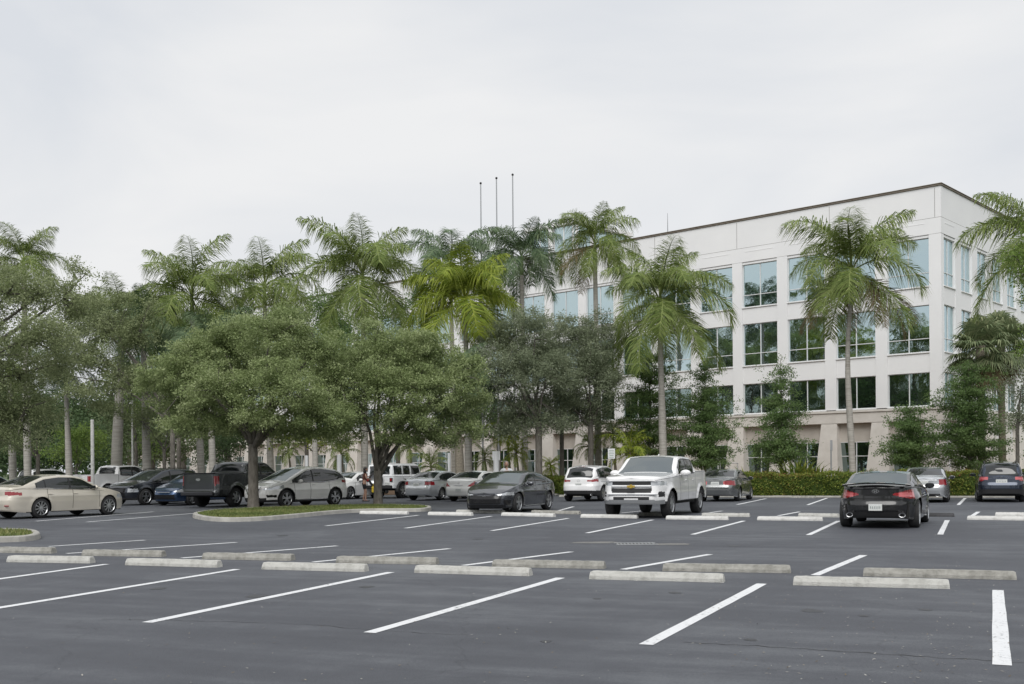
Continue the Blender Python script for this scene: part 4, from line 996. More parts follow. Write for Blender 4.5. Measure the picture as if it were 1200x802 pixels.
def crown_mesh(name, clusters, per, sig, size, m, parent, up=.5, r=rng, flat=.7, tone=.0):
    n = len(clusters); k = r.poisson(per, n); idx = np.repeat(np.arange(n), k)
    off = r.normal(size=(len(idx), 3)) * sig; off[:, 2] *= flat
    cl = .55 * r.uniform(0, 1, n) + .45 * (.5 + .5 * np.sin(clusters[:, 0] * 1.5 + clusters[:, 1] * 1.1) * np.sin(clusters[:, 2] * 2.2 + clusters[:, 1] * .9)); NLEAF[0] += len(idx)
    cen = clusters[idx] + off; v, f = leaves(cen, size, up, r=r)
    rn = np.clip(.5 * cl[idx] + .42 * r.uniform(0, 1, len(idx)) + .05 + tone, 0, 1)
    return mesh_np(name, v, f, m, rnd=rn, parent=parent)
def limb_pts(a, b, n=6, sag=.0, wob=.12, rise=.25):
    a, b = Vector(a), Vector(b); out = []; ln = (b - a).length
    for i in range(n):
        t = i / (n - 1); p = a.lerp(b, t); p.z += rise * ln * math.sin(math.pi * t) * .4
        if 0 < i < n - 1: p += Vector((random.gauss(0, 1), random.gauss(0, 1), random.gauss(0, .6))) * wob * ln * .12
        out.append(p)
    return out
def broad_tree(name, base, fork, tr, lobes, m, label, group=None, dens=10, per=80, sig=.26, size=.055, nl=7, ntw=45, shell=.45, cat='tree', lean=(0, 0), up=.5, multi=1, flat=.7, bark=None, seed=1, tone=0):
    """lobes: (dx, dy, z, rx, ry, rz) about the base"""
    r = np.random.default_rng(seed); random.seed(seed)
    root = empty(name, base, label=label, cat=cat, group=group)
    LB = [((l[0], l[1], l[2]), (l[3], l[4], l[5])) for l in lobes]
    cl = lobe_clusters(LB, dens, r, shell)
    t = MB(); fk = Vector((lean[0], lean[1], fork))
    t.tube([(0, 0, -.1), (0, 0, .08), (lean[0] * .2, lean[1] * .2, fork * .3), (lean[0] * .6, lean[1] * .6, fork * .7), tuple(fk)], [tr * 1.5, tr * 1.2, tr, tr * .95, tr * .9], 14)
    nodes = []
    order = sorted(LB, key=lambda q: -q[1][0] * q[1][2])
    for i, (c, rad) in enumerate(order[:nl]):
        end = Vector(c); st = fk - Vector((0, 0, random.uniform(0, .35) * fork * (1 if multi > 1 else .3)))
        p = limb_pts(st, end, 7); k = len(p); t.tube(p, [tr * (.50 - .42 * j / (k - 1)) for j in range(k)], 8); nodes += p[2:]
    sel = r.choice(len(cl), min(ntw, len(cl)), replace=False)
    for s in sel:
        q = Vector(cl[s]); nd = min(nodes, key=lambda w: (w - q).length); p = limb_pts(nd, q, 4, rise=.1); t.tube(p, [tr * .16, tr * .12, tr * .08, tr * .03], 5, cap=False)
    t.build('trunk', bark or M['bark'], root, smooth=True)
    crown_mesh('crown', cl, per, sig, size, m, root, up=up, r=r, flat=flat, tone=tone)
    return root

def lobes_px(base, Y, lst):
    """lst: (px, py, rpx, rpy, dy_m): crown lumps given as sight-line bearing and size at the tree's distance"""
    out = []
    for px, py, rx, ry, dy in lst:
        p = at(px, py, Y + dy); s = F / (Y + dy); out.append((p.x - base.x, dy, p.z, rx / s, rx / s * .95, ry / s))
    return out
# island oaks
b1 = G(297, 598); Y1 = b1.y
broad_tree('oak_tree', b1, 2.55, .20, lobes_px(b1, Y1, [(212, 438, 48, 38, 0), (262, 408, 44, 32, 1), (318, 396, 48, 34, -.5), (372, 415, 44, 34, .5), (398, 450, 34, 34, .5), (255, 460, 50, 34, -1.5), (330, 455, 55, 38, -1.8), (232, 480, 50, 24, 1.5), (372, 485, 46, 26, -1), (300, 430, 60, 40, 3), (186, 458, 28, 24, .5), (338, 370, 26, 15, 0), (282, 380, 22, 14, .5), (228, 404, 22, 14, 0), (404, 486, 22, 20, 0), (300, 492, 40, 16, -2), (265, 502, 38, 17, 0), (345, 508, 34, 18, .5), (215, 500, 34, 18, 0), (385, 508, 26, 18, 0), (310, 505, 30, 14, 1.5)]), M['oakleaf'],
    'rounded green oak on the grass island with a single straight trunk, before the pearl crossover', 'oaks on the kerbed island', dens=46, per=105, sig=.145, size=.044, up=.9, flat=.65, nl=9, ntw=70, seed=3)
b2 = G(443, 594); Y2 = b2.y
broad_tree('oak_tree', b2, 1.7, .175, lobes_px(b2, Y2, [(405, 432, 40, 36, 1), (452, 410, 46, 28, 0), (502, 420, 42, 32, .5), (540, 440, 32, 32, 0), (440, 455, 48, 36, -1.5), (498, 462, 46, 34, -1), (528, 484, 38, 26, 1), (415, 488, 32, 24, 1.5), (470, 430, 55, 40, 3), (552, 470, 22, 24, 0), (436, 388, 22, 13, 0), (486, 396, 22, 12, 0), (470, 490, 40, 22, -1.5), (505, 512, 38, 18, 0), (545, 506, 24, 18, 0), (562, 430, 16, 14, 0), (460, 515, 26, 12, -1), (405, 508, 24, 16, 0)]), M['oakleaf'],
    'green oak on the grass island forking low into several upright limbs, beside the woman', 'oaks on the kerbed island', dens=46, per=100, sig=.15, size=.045, up=.9, flat=.65, nl=9, ntw=70, multi=2, seed=4)
b3 = at(627, 0, 59); b3.z = 0
broad_tree('oak_tree', b3, 4.1, .19, lobes_px(b3, 59, [(585, 400, 35, 30, 1), (625, 385, 42, 25, 0), (590, 440, 40, 40, -1), (640, 440, 42, 42, -1), (615, 485, 44, 32, 1), (572, 465, 28, 36, 0), (560, 430, 20, 30, 0), (600, 505, 26, 14, 0), (648, 500, 28, 18, 0), (625, 430, 45, 40, 3)]), M['oakgrey'],
    'grey-green oak behind the dark grey sedan, left one of the grey pair', 'grey-green oaks along the hedge', dens=36, per=70, sig=.18, size=.050, up=.8, nl=7, ntw=70, seed=5)
b4 = at(688, 0, 61); b4.z = 0
broad_tree('oak_tree', b4, 4.2, .16, lobes_px(b4, 61, [(670, 400, 38, 30, 0), (705, 395, 32, 32, 1), (690, 440, 42, 42, -1), (665, 475, 36, 32, 0), (712, 460, 26, 40, 0), (690, 490, 34, 24, 1), (690, 430, 40, 40, 3)]), M['oakgrey'],
    'grey-green oak behind the white compact suv, right one of the grey pair', 'grey-green oaks along the hedge', dens=36, per=70, sig=.18, size=.050, up=.8, nl=7, ntw=70, seed=6)
b5 = at(654, 0, 63); b5.z = 0
broad_tree('oak_tree', b5, 5, .13, lobes_px(b5, 63, [(650, 420, 30, 40, 0), (655, 470, 28, 28, 0)]), M['oakgrey'], 'slender-trunked grey oak between the two thicker grey oaks', 'grey-green oaks along the hedge', dens=16, per=110, sig=.28, size=.047, nl=3, ntw=25, seed=7)
# left side: big crown reaching in from the left, dull green oaks
b6 = at(-90, 0, 44); b6.z = 0
broad_tree('oak_tree', b6, 3.6, .35, lobes_px(b6, 44, [(-60, 380, 80, 70, 0), (10, 345, 50, 42, 0), (30, 400, 55, 35, -1), (-10, 460, 55, 48, 1), (75, 350, 38, 28, 1), (20, 500, 45, 30, 1.5), (60, 392, 45, 22, -1), (-60, 470, 60, 50, 0), (95, 320, 24, 17, 1.5), (8, 330, 34, 26, 2), (40, 350, 40, 28, 1), (20, 440, 50, 36, 1.5), (70, 430, 38, 26, 1), (30, 480, 44, 24, 1), (-10, 520, 40, 20, 1), (90, 370, 40, 26, 1)]), M['oakdull'],
    'large dull green oak leaning into the left edge with long level limbs', dens=19, per=85, sig=.18, size=.047, up=.8, nl=10, ntw=90, seed=8, shell=.5)
b7 = at(198, 0, 58); b7.z = 0
broad_tree('oak_tree', b7, 4.2, .14, lobes_px(b7, 58, [(120, 385, 48, 30, 0), (160, 400, 32, 34, 0), (110, 430, 40, 26, 0), (80, 405, 36, 24, 0), (150, 450, 36, 24, 0), (100, 460, 34, 14, -1), (140, 358, 28, 17, 0), (60, 440, 28, 20, 0), (175, 370, 22, 22, 0), (100, 360, 30, 20, 0), (130, 480, 30, 14, 0), (178, 445, 22, 30, 0)]), M['oakdull'],
    'dull green oak behind the white crew-cab pickup, left of the island oaks', dens=22, per=70, sig=.19, size=.053, up=.8, nl=8, ntw=80, seed=9, shell=.55)
b8 = at(20, 0, 80); b8.z = 0
broad_tree('bushy_tree', b8, 3, .2, lobes_px(b8, 80, [(10, 500, 45, 50, 0), (50, 510, 40, 42, 2), (-30, 480, 45, 60, 0), (100, 520, 34, 34, 0), (20, 535, 60, 24, 0), (75, 535, 50, 22, 0)]), M['darkleaf'], 'dark green bushy tree far back at the left edge behind the white suv', 'background trees at the far left', dens=8, per=60, sig=.4, size=.10, seed=10)
b9 = at(85, 0, 74); b9.z = 0
broad_tree('bushy_tree', b9, 1.4, .12, lobes_px(b9, 74, [(75, 530, 28, 20, 0), (105, 522, 28, 26, 0), (90, 512, 24, 12, 0)]), M['limeleaf'], 'low yellow-green bushy tree behind the pale lamp post', 'background trees at the far left', dens=9, per=60, sig=.3, size=.08, seed=11)
b10 = at(175, 0, 92); b10.z = 0
broad_tree('bushy_tree', b10, 3, .2, lobes_px(b10, 92, [(140, 505, 32, 45, 0), (190, 480, 34, 60, 0), (230, 500, 34, 50, 0), (180, 530, 45, 28, 0), (255, 520, 34, 30, -2)]), M['fartreeleaf'], 'wide dark green tree far back behind the black suv', 'background trees at the far left', dens=4.5, per=60, sig=.45, size=.11, seed=12)
b11 = at(155, 0, 70); b11.z = 0
broad_tree('bushy_tree', b11, 3.5, .12, lobes_px(b11, 70, [(150, 468, 20, 26, 0), (158, 490, 18, 18, 0), (178, 520, 20, 16, 0)]), M['limeleaf'], 'bright lime green tree between the far palm trunks above the white pickup', 'background trees at the far left', dens=9, per=50, sig=.3, size=.08, seed=13)
b12 = at(275, 0, 75); b12.z = 0
broad_tree('bushy_tree', b12, 1.5, .12, lobes_px(b12, 75, [(262, 530, 30, 24, 0), (285, 515, 26, 30, 0), (240, 540, 20, 14, 0)]), M['darkleaf'], 'dark green shrub tree behind the charcoal pickup cab', 'background trees at the far left', dens=9, per=60, sig=.3, size=.08, seed=14)
b13 = at(365, 0, 68); b13.z = 0
broad_tree('bushy_tree', b13, 2.8, .10, lobes_px(b13, 68, [(350, 520, 34, 16, 0), (385, 516, 26, 16, 0), (330, 510, 20, 14, 0)]), M['palmlime'], 'small light green tree behind the pearl crossover roof', dens=10, per=40, sig=.26, size=.07, seed=15)
b14 = at(-70, 0, 110); b14.z = 0
broad_tree('bushy_tree', b14, 4, .3, lobes_px(b14, 110, [(-60, 480, 60, 70, 0), (0, 495, 50, 55, 0), (50, 505, 50, 50, 3), (100, 500, 50, 50, 3), (150, 510, 50, 50, 3)]), M['darkleaf'], 'broad dark tree farthest back at the left edge', 'background trees at the far left', dens=6, per=60, sig=.6, size=.14, seed=16)
for i, (px, py, rx, ry, lb) in enumerate([(148, 470, 36, 70, 'left'), (210, 450, 40, 85, 'middle'), (262, 470, 36, 70, 'right')]):
    bb = at(px, 0, 100); bb.z = 0
    broad_tree('bushy_tree', bb, 4, .3, lobes_px(bb, 100, [(px, py, rx, ry, 0), (px - 10, py + 40, rx, 40, 0), (px + 12, py - 20, rx * .7, ry * .6, 1)]), M['fartreeleaf'], 'tall dark tree behind the palm trunks, %s of the three' % lb, 'background trees at the far left', dens=3.5, per=60, sig=.5, size=.13, seed=20 + i)
for i, (px, lb, lst) in enumerate([(205, 'dark green tree filling the gap under the two left royal palm crowns', [(185, 400, 38, 34, 0), (225, 390, 36, 34, 1), (200, 440, 44, 40, 0), (250, 420, 34, 50, 0)]),
        (355, 'dark green tree behind the gap between the two island oaks', [(335, 385, 34, 28, 0), (378, 368, 32, 30, 0), (395, 385, 30, 34, 2), (350, 430, 44, 46, 0), (400, 410, 34, 44, 0), (385, 470, 40, 40, 0)]),
        (462, 'dark green tree behind the forked oak, left of the yellow-green palm', [(455, 372, 26, 26, 0), (484, 372, 20, 30, 0), (480, 410, 26, 40, 0), (450, 440, 40, 40, 0), (500, 450, 30, 30, 0)]),
        (580, 'mid-green tree behind the left grey oak before the building', [(565, 480, 26, 30, 0), (590, 500, 30, 22, 0), (545, 505, 28, 26, 0)])]):
    bb = at(px, 0, 79); bb.z = 0
    broad_tree('bushy_tree', bb, 4, .16, lobes_px(bb, 79, lst), M['evergreen'], lb, 'trees close to the building wall', dens=9, per=90, sig=.36, size=.075, seed=70 + i)
bb = at(40, 0, 63); bb.z = 0
broad_tree('bushy_tree', bb, 2.6, .12, lobes_px(bb, 63, [(0, 500, 34, 22, 0), (40, 490, 34, 20, 0), (25, 520, 30, 16, 0), (-20, 515, 26, 24, 0)]), M['oakdull'], 'low drooping dull green tree behind the white suv at the left', 'background trees at the far left', dens=16, per=60, sig=.22, size=.06, seed=90)
bb = at(188, 0, 61); bb.z = 0
broad_tree('bushy_tree', bb, 2.8, .10, lobes_px(bb, 61, [(165, 495, 24, 18, 0), (200, 488, 28, 20, 0), (222, 505, 22, 14, 0), (185, 512, 20, 10, 0)]), M['oakdull'], 'low drooping dull green tree behind the black suv', 'background trees at the far left', dens=16, per=60, sig=.22, size=.06, seed=91)
# right-edge trees
b15 = at(1235, 0, 44); b15.z = 0
broad_tree('bright_tree', b15, 4.5, .16, lobes_px(b15, 44, [(1215, 290, 36, 42, 0), (1190, 300, 15, 28, 0), (1225, 340, 30, 30, 0), (1205, 322, 22, 22, 0), (1215, 400, 20, 26, 0)]), M['limeleaf'], 'bright green tree leaning in at the right edge above the roof line', dens=16, per=60, sig=.2, size=.065, nl=5, ntw=40, seed=17, tone=-.1)
b16 = at(1188, 0, 50); b16.z = 0
broad_tree('oak_tree', b16, 3.4, .09, lobes_px(b16, 50, [(1196, 460, 24, 34, 0), (1190, 492, 22, 22, 0), (1215, 480, 30, 40, 0), (1204, 430, 18, 18, 0)]), M['oakgrey'], 'young grey-green oak with a thin trunk at the right edge behind the navy suv', dens=20, per=60, sig=.22, size=.05, nl=5, ntw=40, seed=18)

# tiered dark evergreens in front of the building
def tiered_tree(px, Y, top, tiers, label, seed, tr=.09, bot=552, per=62):
    r = np.random.default_rng(seed); random.seed(seed)
    b = at(px, 0, Y); b.z = 0; s = F / Y
    root = empty('tiered_evergreen', b, label=label, cat='tree', group='dark tiered evergreens before the building')
    t = MB(); zt = at(px, top, Y).z
    t.tube([(0, 0, -.05), (0, 0, zt * .3), (.05, 0, zt * .65), (0, 0, zt)], [tr, tr * .8, tr * .45, .012], 9)
    cl = []
    for (py, hw_, n, dx) in tiers:
        z = at(px, py, Y).z; R_ = hw_ / s
        for k in range(n):
            an = 2 * math.pi * (k + random.random() * .7) / n; ln = R_ * random.uniform(.72, 1.08); zz = z + random.uniform(-.28, .28)
            e = Vector((math.cos(an) * ln + dx / s, math.sin(an) * ln, zz + ln * .10)); t.tube([(0, 0, zz - .1), tuple(e * .5 + Vector((0, 0, zz * .5 + .06))), tuple(e)], [tr * .3, tr * .2, .008], 5, cap=False)
            for q in np.linspace(.25, 1, max(2, int(ln / .28))):
                w = .18 + .18 * q
                for _ in range(3): cl.append((e.x * q + random.gauss(0, w), e.y * q + random.gauss(0, w), zz + ln * .1 * q + random.gauss(0, .10)))
    for z in np.linspace(zt * .8, zt, 6): cl.append((random.gauss(0, .08), random.gauss(0, .08), z))
    t.build('trunk', M['bark'], root, smooth=True)
    crown_mesh('crown', np.array(cl), per * .62, .145, .050, M['evergreen'], root, up=.8, r=r, flat=.65)
tiered_tree(911, 61, 420, [(437, 5, 4, 0), (450, 10, 5, 0), (462, 16, 6, 2), (475, 24, 8, -3), (490, 27, 9, 2), (504, 22, 9, 0), (517, 30, 9, 0), (531, 33, 10, 0), (542, 28, 8, 0)], 'slender dark tiered evergreen with a thin pointed top, right of the white pickup', 31)
tiered_tree(822, 62, 420, [(436, 16, 5, 0), (449, 12, 5, 0), (462, 22, 8, 0), (476, 30, 9, 0), (489, 26, 9, 2), (502, 34, 10, 0), (516, 36, 10, 0), (530, 34, 10, 0), (541, 28, 8, 0)], 'dark tiered evergreen directly behind the white pickup bed', 32)
tiered_tree(757, 64, 412, [(424, 20, 6, 5), (438, 32, 8, 5), (452, 26, 8, 8), (468, 34, 9, 5), (484, 30, 9, 5), (500, 36, 10, 0), (516, 34, 10, 0), (531, 30, 9, 0)], 'dark tiered evergreen behind the royal palm trunk at the white pickup cab', 33)
tiered_tree(1063, 58, 478, [(486, 13, 5, 0), (496, 20, 7, -4), (508, 27, 9, 0), (520, 31, 10, 0), (532, 33, 10, 0), (543, 28, 9, 0)], 'short broad dark evergreen left of the taller one behind the silver-grey sedan', 34)
tiered_tree(1131, 57.5, 425, [(436, 14, 6, 0), (450, 26, 8, 0), (464, 32, 9, 0), (478, 38, 10, 0), (492, 32, 10, 0), (506, 40, 11, 0), (520, 42, 11, 0), (534, 38, 10, 0), (545, 30, 8, 0)], 'tall broad dark evergreen at the building corner, left of the navy suv', 35, tr=.12)

# ---------------------------------------------------------------- palms
def frond_mesh(name, Ln, pitch, droop, m, nleaf=62, ll=.62, lw=.030, seed=0, dry=0.0, plume=.5):
    r = np.random.default_rng(seed); n = 22; pts = []; p = np.zeros(3); an = R(pitch)
    tw = R(r.uniform(-16, 16))
    for i in range(n + 1):
        pts.append(p.copy()); t = i / n; an2 = an - R(droop) * t ** 1.25; p = p + np.array([math.cos(an2), math.sin(tw) * t * .3, math.sin(an2)]) * Ln / n
    pts = np.array(pts); v = []; f = []; rn = []
    # rachis: a thin flat strip with depth
    for i in range(n + 1):
        w = .032 * (1 - i / n) + .006; v += [pts[i] + (0, w, 0), pts[i] + (0, 0, -w), pts[i] - (0, w, 0), pts[i] + (0, 0, w * .6)]
    for i in range(n):
        for k in range(4): f.append((4 * i + k, 4 * i + (k + 1) % 4, 4 * i + 4 + (k + 1) % 4, 4 * i + 4 + k)); rn.append(.75)
    for j in range(nleaf):
        t = .16 + .84 * (j + r.uniform(-.3, .3)) / nleaf; t = min(max(t, .12), .995); q = t * n; i = min(int(q), n - 1); b = pts[i] + (pts[i + 1] - pts[i]) * (q - i)
        d = pts[i + 1] - pts[i]; d /= np.linalg.norm(d); side = np.array([0, 1.0, 0]); upv = np.cross(d, side) * -1; upv = upv if upv[2] > -1 else -upv
        L_ = ll * (math.sin(math.pi * (t * .80 + .18)) ** .6) * r.uniform(.85, 1.12)
        for sd in (1, -1):
            el = r.uniform(-plume, plume * .9); o = side * sd * math.cos(el) + upv * math.sin(el) + d * r.uniform(.45, 1.1)
            o /= np.linalg.norm(o); w = d * lw * .5 + upv * .006; dr_ = r.uniform(.5, 1.5)
            m1 = b + o * L_ * .5 + np.array([0, 0, -.10 * L_ * dr_]); e = b + o * L_ * .85 + np.array([0, 0, -.50 * L_ * dr_])
            k = len(v); v += [b - w * .6, b + w * .6, m1 + w, m1 - w, e + w * .15, e - w * .15]; f += [(k, k + 1, k + 2, k + 3), (k + 3, k + 2, k + 4, k + 5)]
            c = np.clip(r.uniform(0, .75) + (.2 if el > 0 else 0), 0, 1); rn += [c, c]
    o = mesh_np(name, np.array(v), np.array(f), m, rnd=rn, link=False); me = o.data; bpy.data.objects.remove(o); return me
FR = {}
def frond_set(key, m, Ln=3.6, ll=1.12, nleaf=110, lw=.035, plume=.6):
    FR[key] = [[frond_mesh('frond', Ln * k, pt, dr, m, nleaf, ll, lw, seed=hash((key, pt, v_)) % 9999 if False else int(pt + 200 + v_ * 7 + len(key) * 31), plume=plume) for v_, k in enumerate((1.0, .92))] for pt, dr in ((74, 72), (62, 100), (48, 120), (30, 132), (8, 112), (-22, 62))]
frond_set('green', M['palmleaf']); frond_set('blue', M['palmblue'], lw=.042); frond_set('lime', M['palmlime'], lw=.046); frond_set('dry', M['palmdry'], 3.3, .8, 60, .034)
frond_set('small', M['palmleaf'], 1.5, .34, 34, .03, .2); frond_set('smalllime', M['palmlime'], 1.7, .40, 34, .036, .2)
def palm(px, Y, crown_py, key, label, rad_px, trk=.19, base_px=None, lean=None, nfr=17, dry=0, seed=1, bark='palmbark', cshaft=1.25, group='royal palms', az0=None, name='royal_palm', low=-28):
    random.seed(seed); c = at(px, crown_py, Y); bx = base_px if base_px is not None else px
    b = at(bx, 0, Y); b.z = 0
    root = empty(name, b, label=label, cat='palm tree', group=group)
    top = Vector((c.x - b.x, 0, c.z)); zt = top.z - cshaft
    t = MB(); n = 10; P_ = []; Rr = []
    for i in range(n + 1):
        q = i / n; k = lean(q) if lean else 0; P_.append((top.x * q ** 1.3 + k, 0, zt * q - (.05 if i == 0 else 0)))
        Rr.append(trk * (1.35 if i == 0 else 1.05 + .16 * math.sin(math.pi * min(1, q * 1.5)) - .38 * q))
    t.tube(P_, Rr, 14); t.build('trunk', M[bark], root, smooth=True)
    s = MB(); e = P_[-1]
    s.tube([e, (e[0] + (top.x - e[0]) * .3, 0, zt + cshaft * .25), (e[0] + (top.x - e[0]) * .7, 0, zt + cshaft * .7), (top.x, 0, top.z + .1)], [Rr[-1] * 1.12, Rr[-1] * 1.1, Rr[-1] * .75, Rr[-1] * .4], 12)
    s.build('crownshaft', M['shaft'] if cshaft > .6 else M[bark], root, smooth=True)
    sc_ = rad_px / (F / Y) / 2.55
    nfr += 1
    for k in range(nfr + dry):
        q = k / max(1, nfr - 1); isdry = k >= nfr
        lv = 5 if isdry else min(5, int(q ** 1.08 * 5.99 + random.uniform(-.4, .4)))
        lv = max(0, lv)
        if not isdry and lv == 5 and low > -20: lv = 4
        me = FR['dry' if isdry else key][lv][k % 2]
        o = bpy.data.objects.new('frond', me); C.objects.link(o); o.parent = root
        o.location = (top.x, 0, top.z - (.25 * q)); o.rotation_euler = (random.uniform(-.22, .22), random.uniform(-.16, .16), (az0 or 0) + k * 2.39996 + random.uniform(-.25, .25))
        z_ = sc_ * random.uniform(.80, 1.10) * (.92 if lv == 0 else 1); o.scale = (z_, z_, z_)
    return root
PB = 'in front of the long white building'
palm(28, 62, 305, 'green', 'royal palm at the far left edge, crown rising above the dull oak', 50, seed=1)
palm(225, 64, 345, 'green', 'royal palm with a drooping dark crown above the left half of the island oak', 66, base_px=232, nfr=20, seed=2)
palm(310, 68, 335, 'green', 'royal palm with blue-green crown directly above the single-trunk oak', 62, base_px=313, seed=3, nfr=18)
palm(425, 64, 320, 'green', 'royal palm with a tall spreading crown above the gap between the island oaks', 74, base_px=423, nfr=20, seed=4)
palm(528, 76, 310, 'blue', 'thin blue-green palm crown behind the yellow-green palm, next to the left flagpole', 58, seed=5, nfr=14)
palm(545, 62, 350, 'lime', 'bright yellow-green royal palm above the forked oak', 74, nfr=21, seed=6)
palm(611, 70, 300, 'blue', 'dark blue-green royal palm right of the yellow-green one, under the right flagpole', 54, nfr=19, seed=7)
palm(697, 66, 284, 'green', 'royal palm with raised fronds standing tallest before the roof line, behind the right grey oak', 53, nfr=18, seed=8, dry=2)
palm(773, 60, 352, 'green', 'large royal palm with long hanging fronds and clear pale trunk behind the white pickup', 77, trk=.20, nfr=22, seed=9)
palm(998, 57, 315, 'green', 'royal palm with a slightly bent trunk and hanging dry fronds, left of the black coupe', 76, trk=.155, base_px=995, lean=lambda q: -.42 * math.sin(math.pi * q) * q, nfr=20, dry=6, seed=10)
palm(1216, 48, 282, 'green', 'royal palm cut off by the right edge, fronds over the corner roof line', 80, nfr=18, seed=11)
palm(143, 66, 372, 'green', 'royal palm with a thick pale trunk above the white crew-cab pickup', 60, trk=.30, base_px=131, nfr=16, seed=12)
palm(168, 62, 385, 'blue', 'royal palm with the pale slim trunk right of the thick palm trunk', 50, trk=.22, nfr=14, seed=13)
palm(77, 60, 430, 'blue', 'short palm with a pale trunk left of the lamp post', 40, trk=.17, nfr=12, seed=14)
palm(245, 60, 400, 'blue', 'palm with a pale slim trunk above the charcoal pickup cab', 48, trk=.17, nfr=12, seed=15)
palm(366, 60, 425, 'green', 'palm with a slim trunk behind the pearl crossover roof, crown hidden in the oaks', 46, trk=.14, nfr=12, seed=16)
palm(535, 58, 440, 'blue', 'palm with a stout pale trunk behind the white sedan with the round badge', 44, trk=.22, nfr=12, seed=18, bark='palmbark2')
palm(11, 66, 420, 'green', 'palm with a grey trunk at the very left edge', 44, trk=.2, nfr=12, seed=20)
# small garden palms along the building foot
for i, (px, Y, py, k, rp, lb) in enumerate([(505, 66, 545, 'small', 30, 'low feathery palm behind the silver sedan roof'), (568, 64, 535, 'small', 24, 'small palm behind the man in white, left of his head'), (605, 62, 528, 'smalllime', 22, 'small light green palm between the grey oak trunks'), (594, 66, 505, 'smalllime', 26, 'light green palm under the left grey oak crown'), (690, 66, 520, 'small', 26, 'small dark palm beside the white sign'), (738, 60, 527, 'smalllime', 34, 'bright yellow-green palm behind the white pickup windshield'), (718, 64, 505, 'small', 30, 'small green palm under the right grey oak crown'), (400, 64, 530, 'small', 30, 'small palm behind the white sedan beside the woman'), (480, 68, 520, 'small', 24, 'small palm above the boxy white off-road suv'), (338, 66, 525, 'small', 22, 'small palm behind the pearl crossover windshield'), (645, 70, 545, 'smalllime', 18, 'tiny palm at the building foot between grey oak trunks')]):
    palm(px, Y, py, k, lb, rp * 1.9, trk=.08, nfr=17, seed=40 + i, bark='palmbark2', cshaft=.2, group='small garden palms', name='garden_palm')
# fan palms
def fan_mesh(pitch, seed, Ln=.95):
    r = np.random.default_rng(seed); v = []; f = []; rn = []; a = R(pitch)
    d = np.array([math.cos(a), 0, math.sin(a)]); u = np.array([-math.sin(a), 0, math.cos(a)]); s = np.array([0, 1.0, 0]); pl = 1.0
    hub = d * pl - np.array([0, 0, .10]); k = 0
    v += [s * .02, -s * .02, hub - s * .012, hub + s * .012]; f.append((0, 1, 2, 3)); rn.append(.8)
    for j in range(34):
        t = R(-140 + 280 * j / 33); o = d * math.cos(t) + s * math.sin(t) + u * .15; o /= np.linalg.norm(o); w = np.cross(o, u); w /= np.linalg.norm(w); L_ = Ln * r.uniform(.85, 1.1)
        m1 = hub + o * L_ * .55; e = hub + o * L_ * .9 - np.array([0, 0, .45 * L_ * r.uniform(.5, 1.2)]); k = len(v)
        v += [hub - w * .01, hub + w * .01, m1 + w * .034, m1 - w * .034, e + w * .005, e - w * .005]; f += [(k, k + 1, k + 2, k + 3), (k + 3, k + 2, k + 4, k + 5)]; c = r.uniform(0, 1); rn += [c, c]
    return np.array(v), np.array(f), rn
def fan_data(m, pitch, seed):
    v, f, rn = fan_mesh(pitch, seed); o = mesh_np('fan_leaf', v, f, m, rnd=rn, link=False); me = o.data; bpy.data.objects.remove(o); return me
FAN = [fan_data(M['fanleaf'], p, 5 + i) for i, p in enumerate((80, 60, 38, 15, -10, -35))]; FAND = [fan_data(M['palmdry'], p, 50 + i) for i, p in enumerate((-62, -74))]
def fan_palm(px, Y, py, label, seed, sc_=1.0, tr=.19):
    random.seed(seed); c = at(px, py, Y); b = Vector((c.x, c.y, 0)); root = empty('fan_palm', b, label=label, cat='palm tree', group='fan palms at the building corner')
    t = MB(); t.tube([(0, 0, -.05), (.03, 0, c.z * .4), (-.02, 0, c.z * .8), (0, 0, c.z)], [tr * 1.2, tr, tr, tr * 1.25], 12); t.build('trunk', M['palmbark2'], root, smooth=True)
    for k in range(46):
        q = k / 38; me = FAN[min(5, int(q * 6))] if k < 39 else FAND[k % 2]
        o = bpy.data.objects.new('fan_leaf', me); C.objects.link(o); o.parent = root; o.location = (0, 0, c.z - .3 * q); o.rotation_euler = (random.uniform(-.2, .2), random.uniform(-.15, .15), k * 2.39996 + random.random() * .3); z_ = sc_ * random.uniform(.85, 1.1); o.scale = (z_, z_, z_)
fan_palm(1149, 59, 405, 'grey-green fan palm at the building corner, left and front one of the two', 3, 1.15)
fan_palm(1173, 62, 402, 'fan palm with a brown skirt of dead leaves, right of the other fan palm', 4, 1.25)
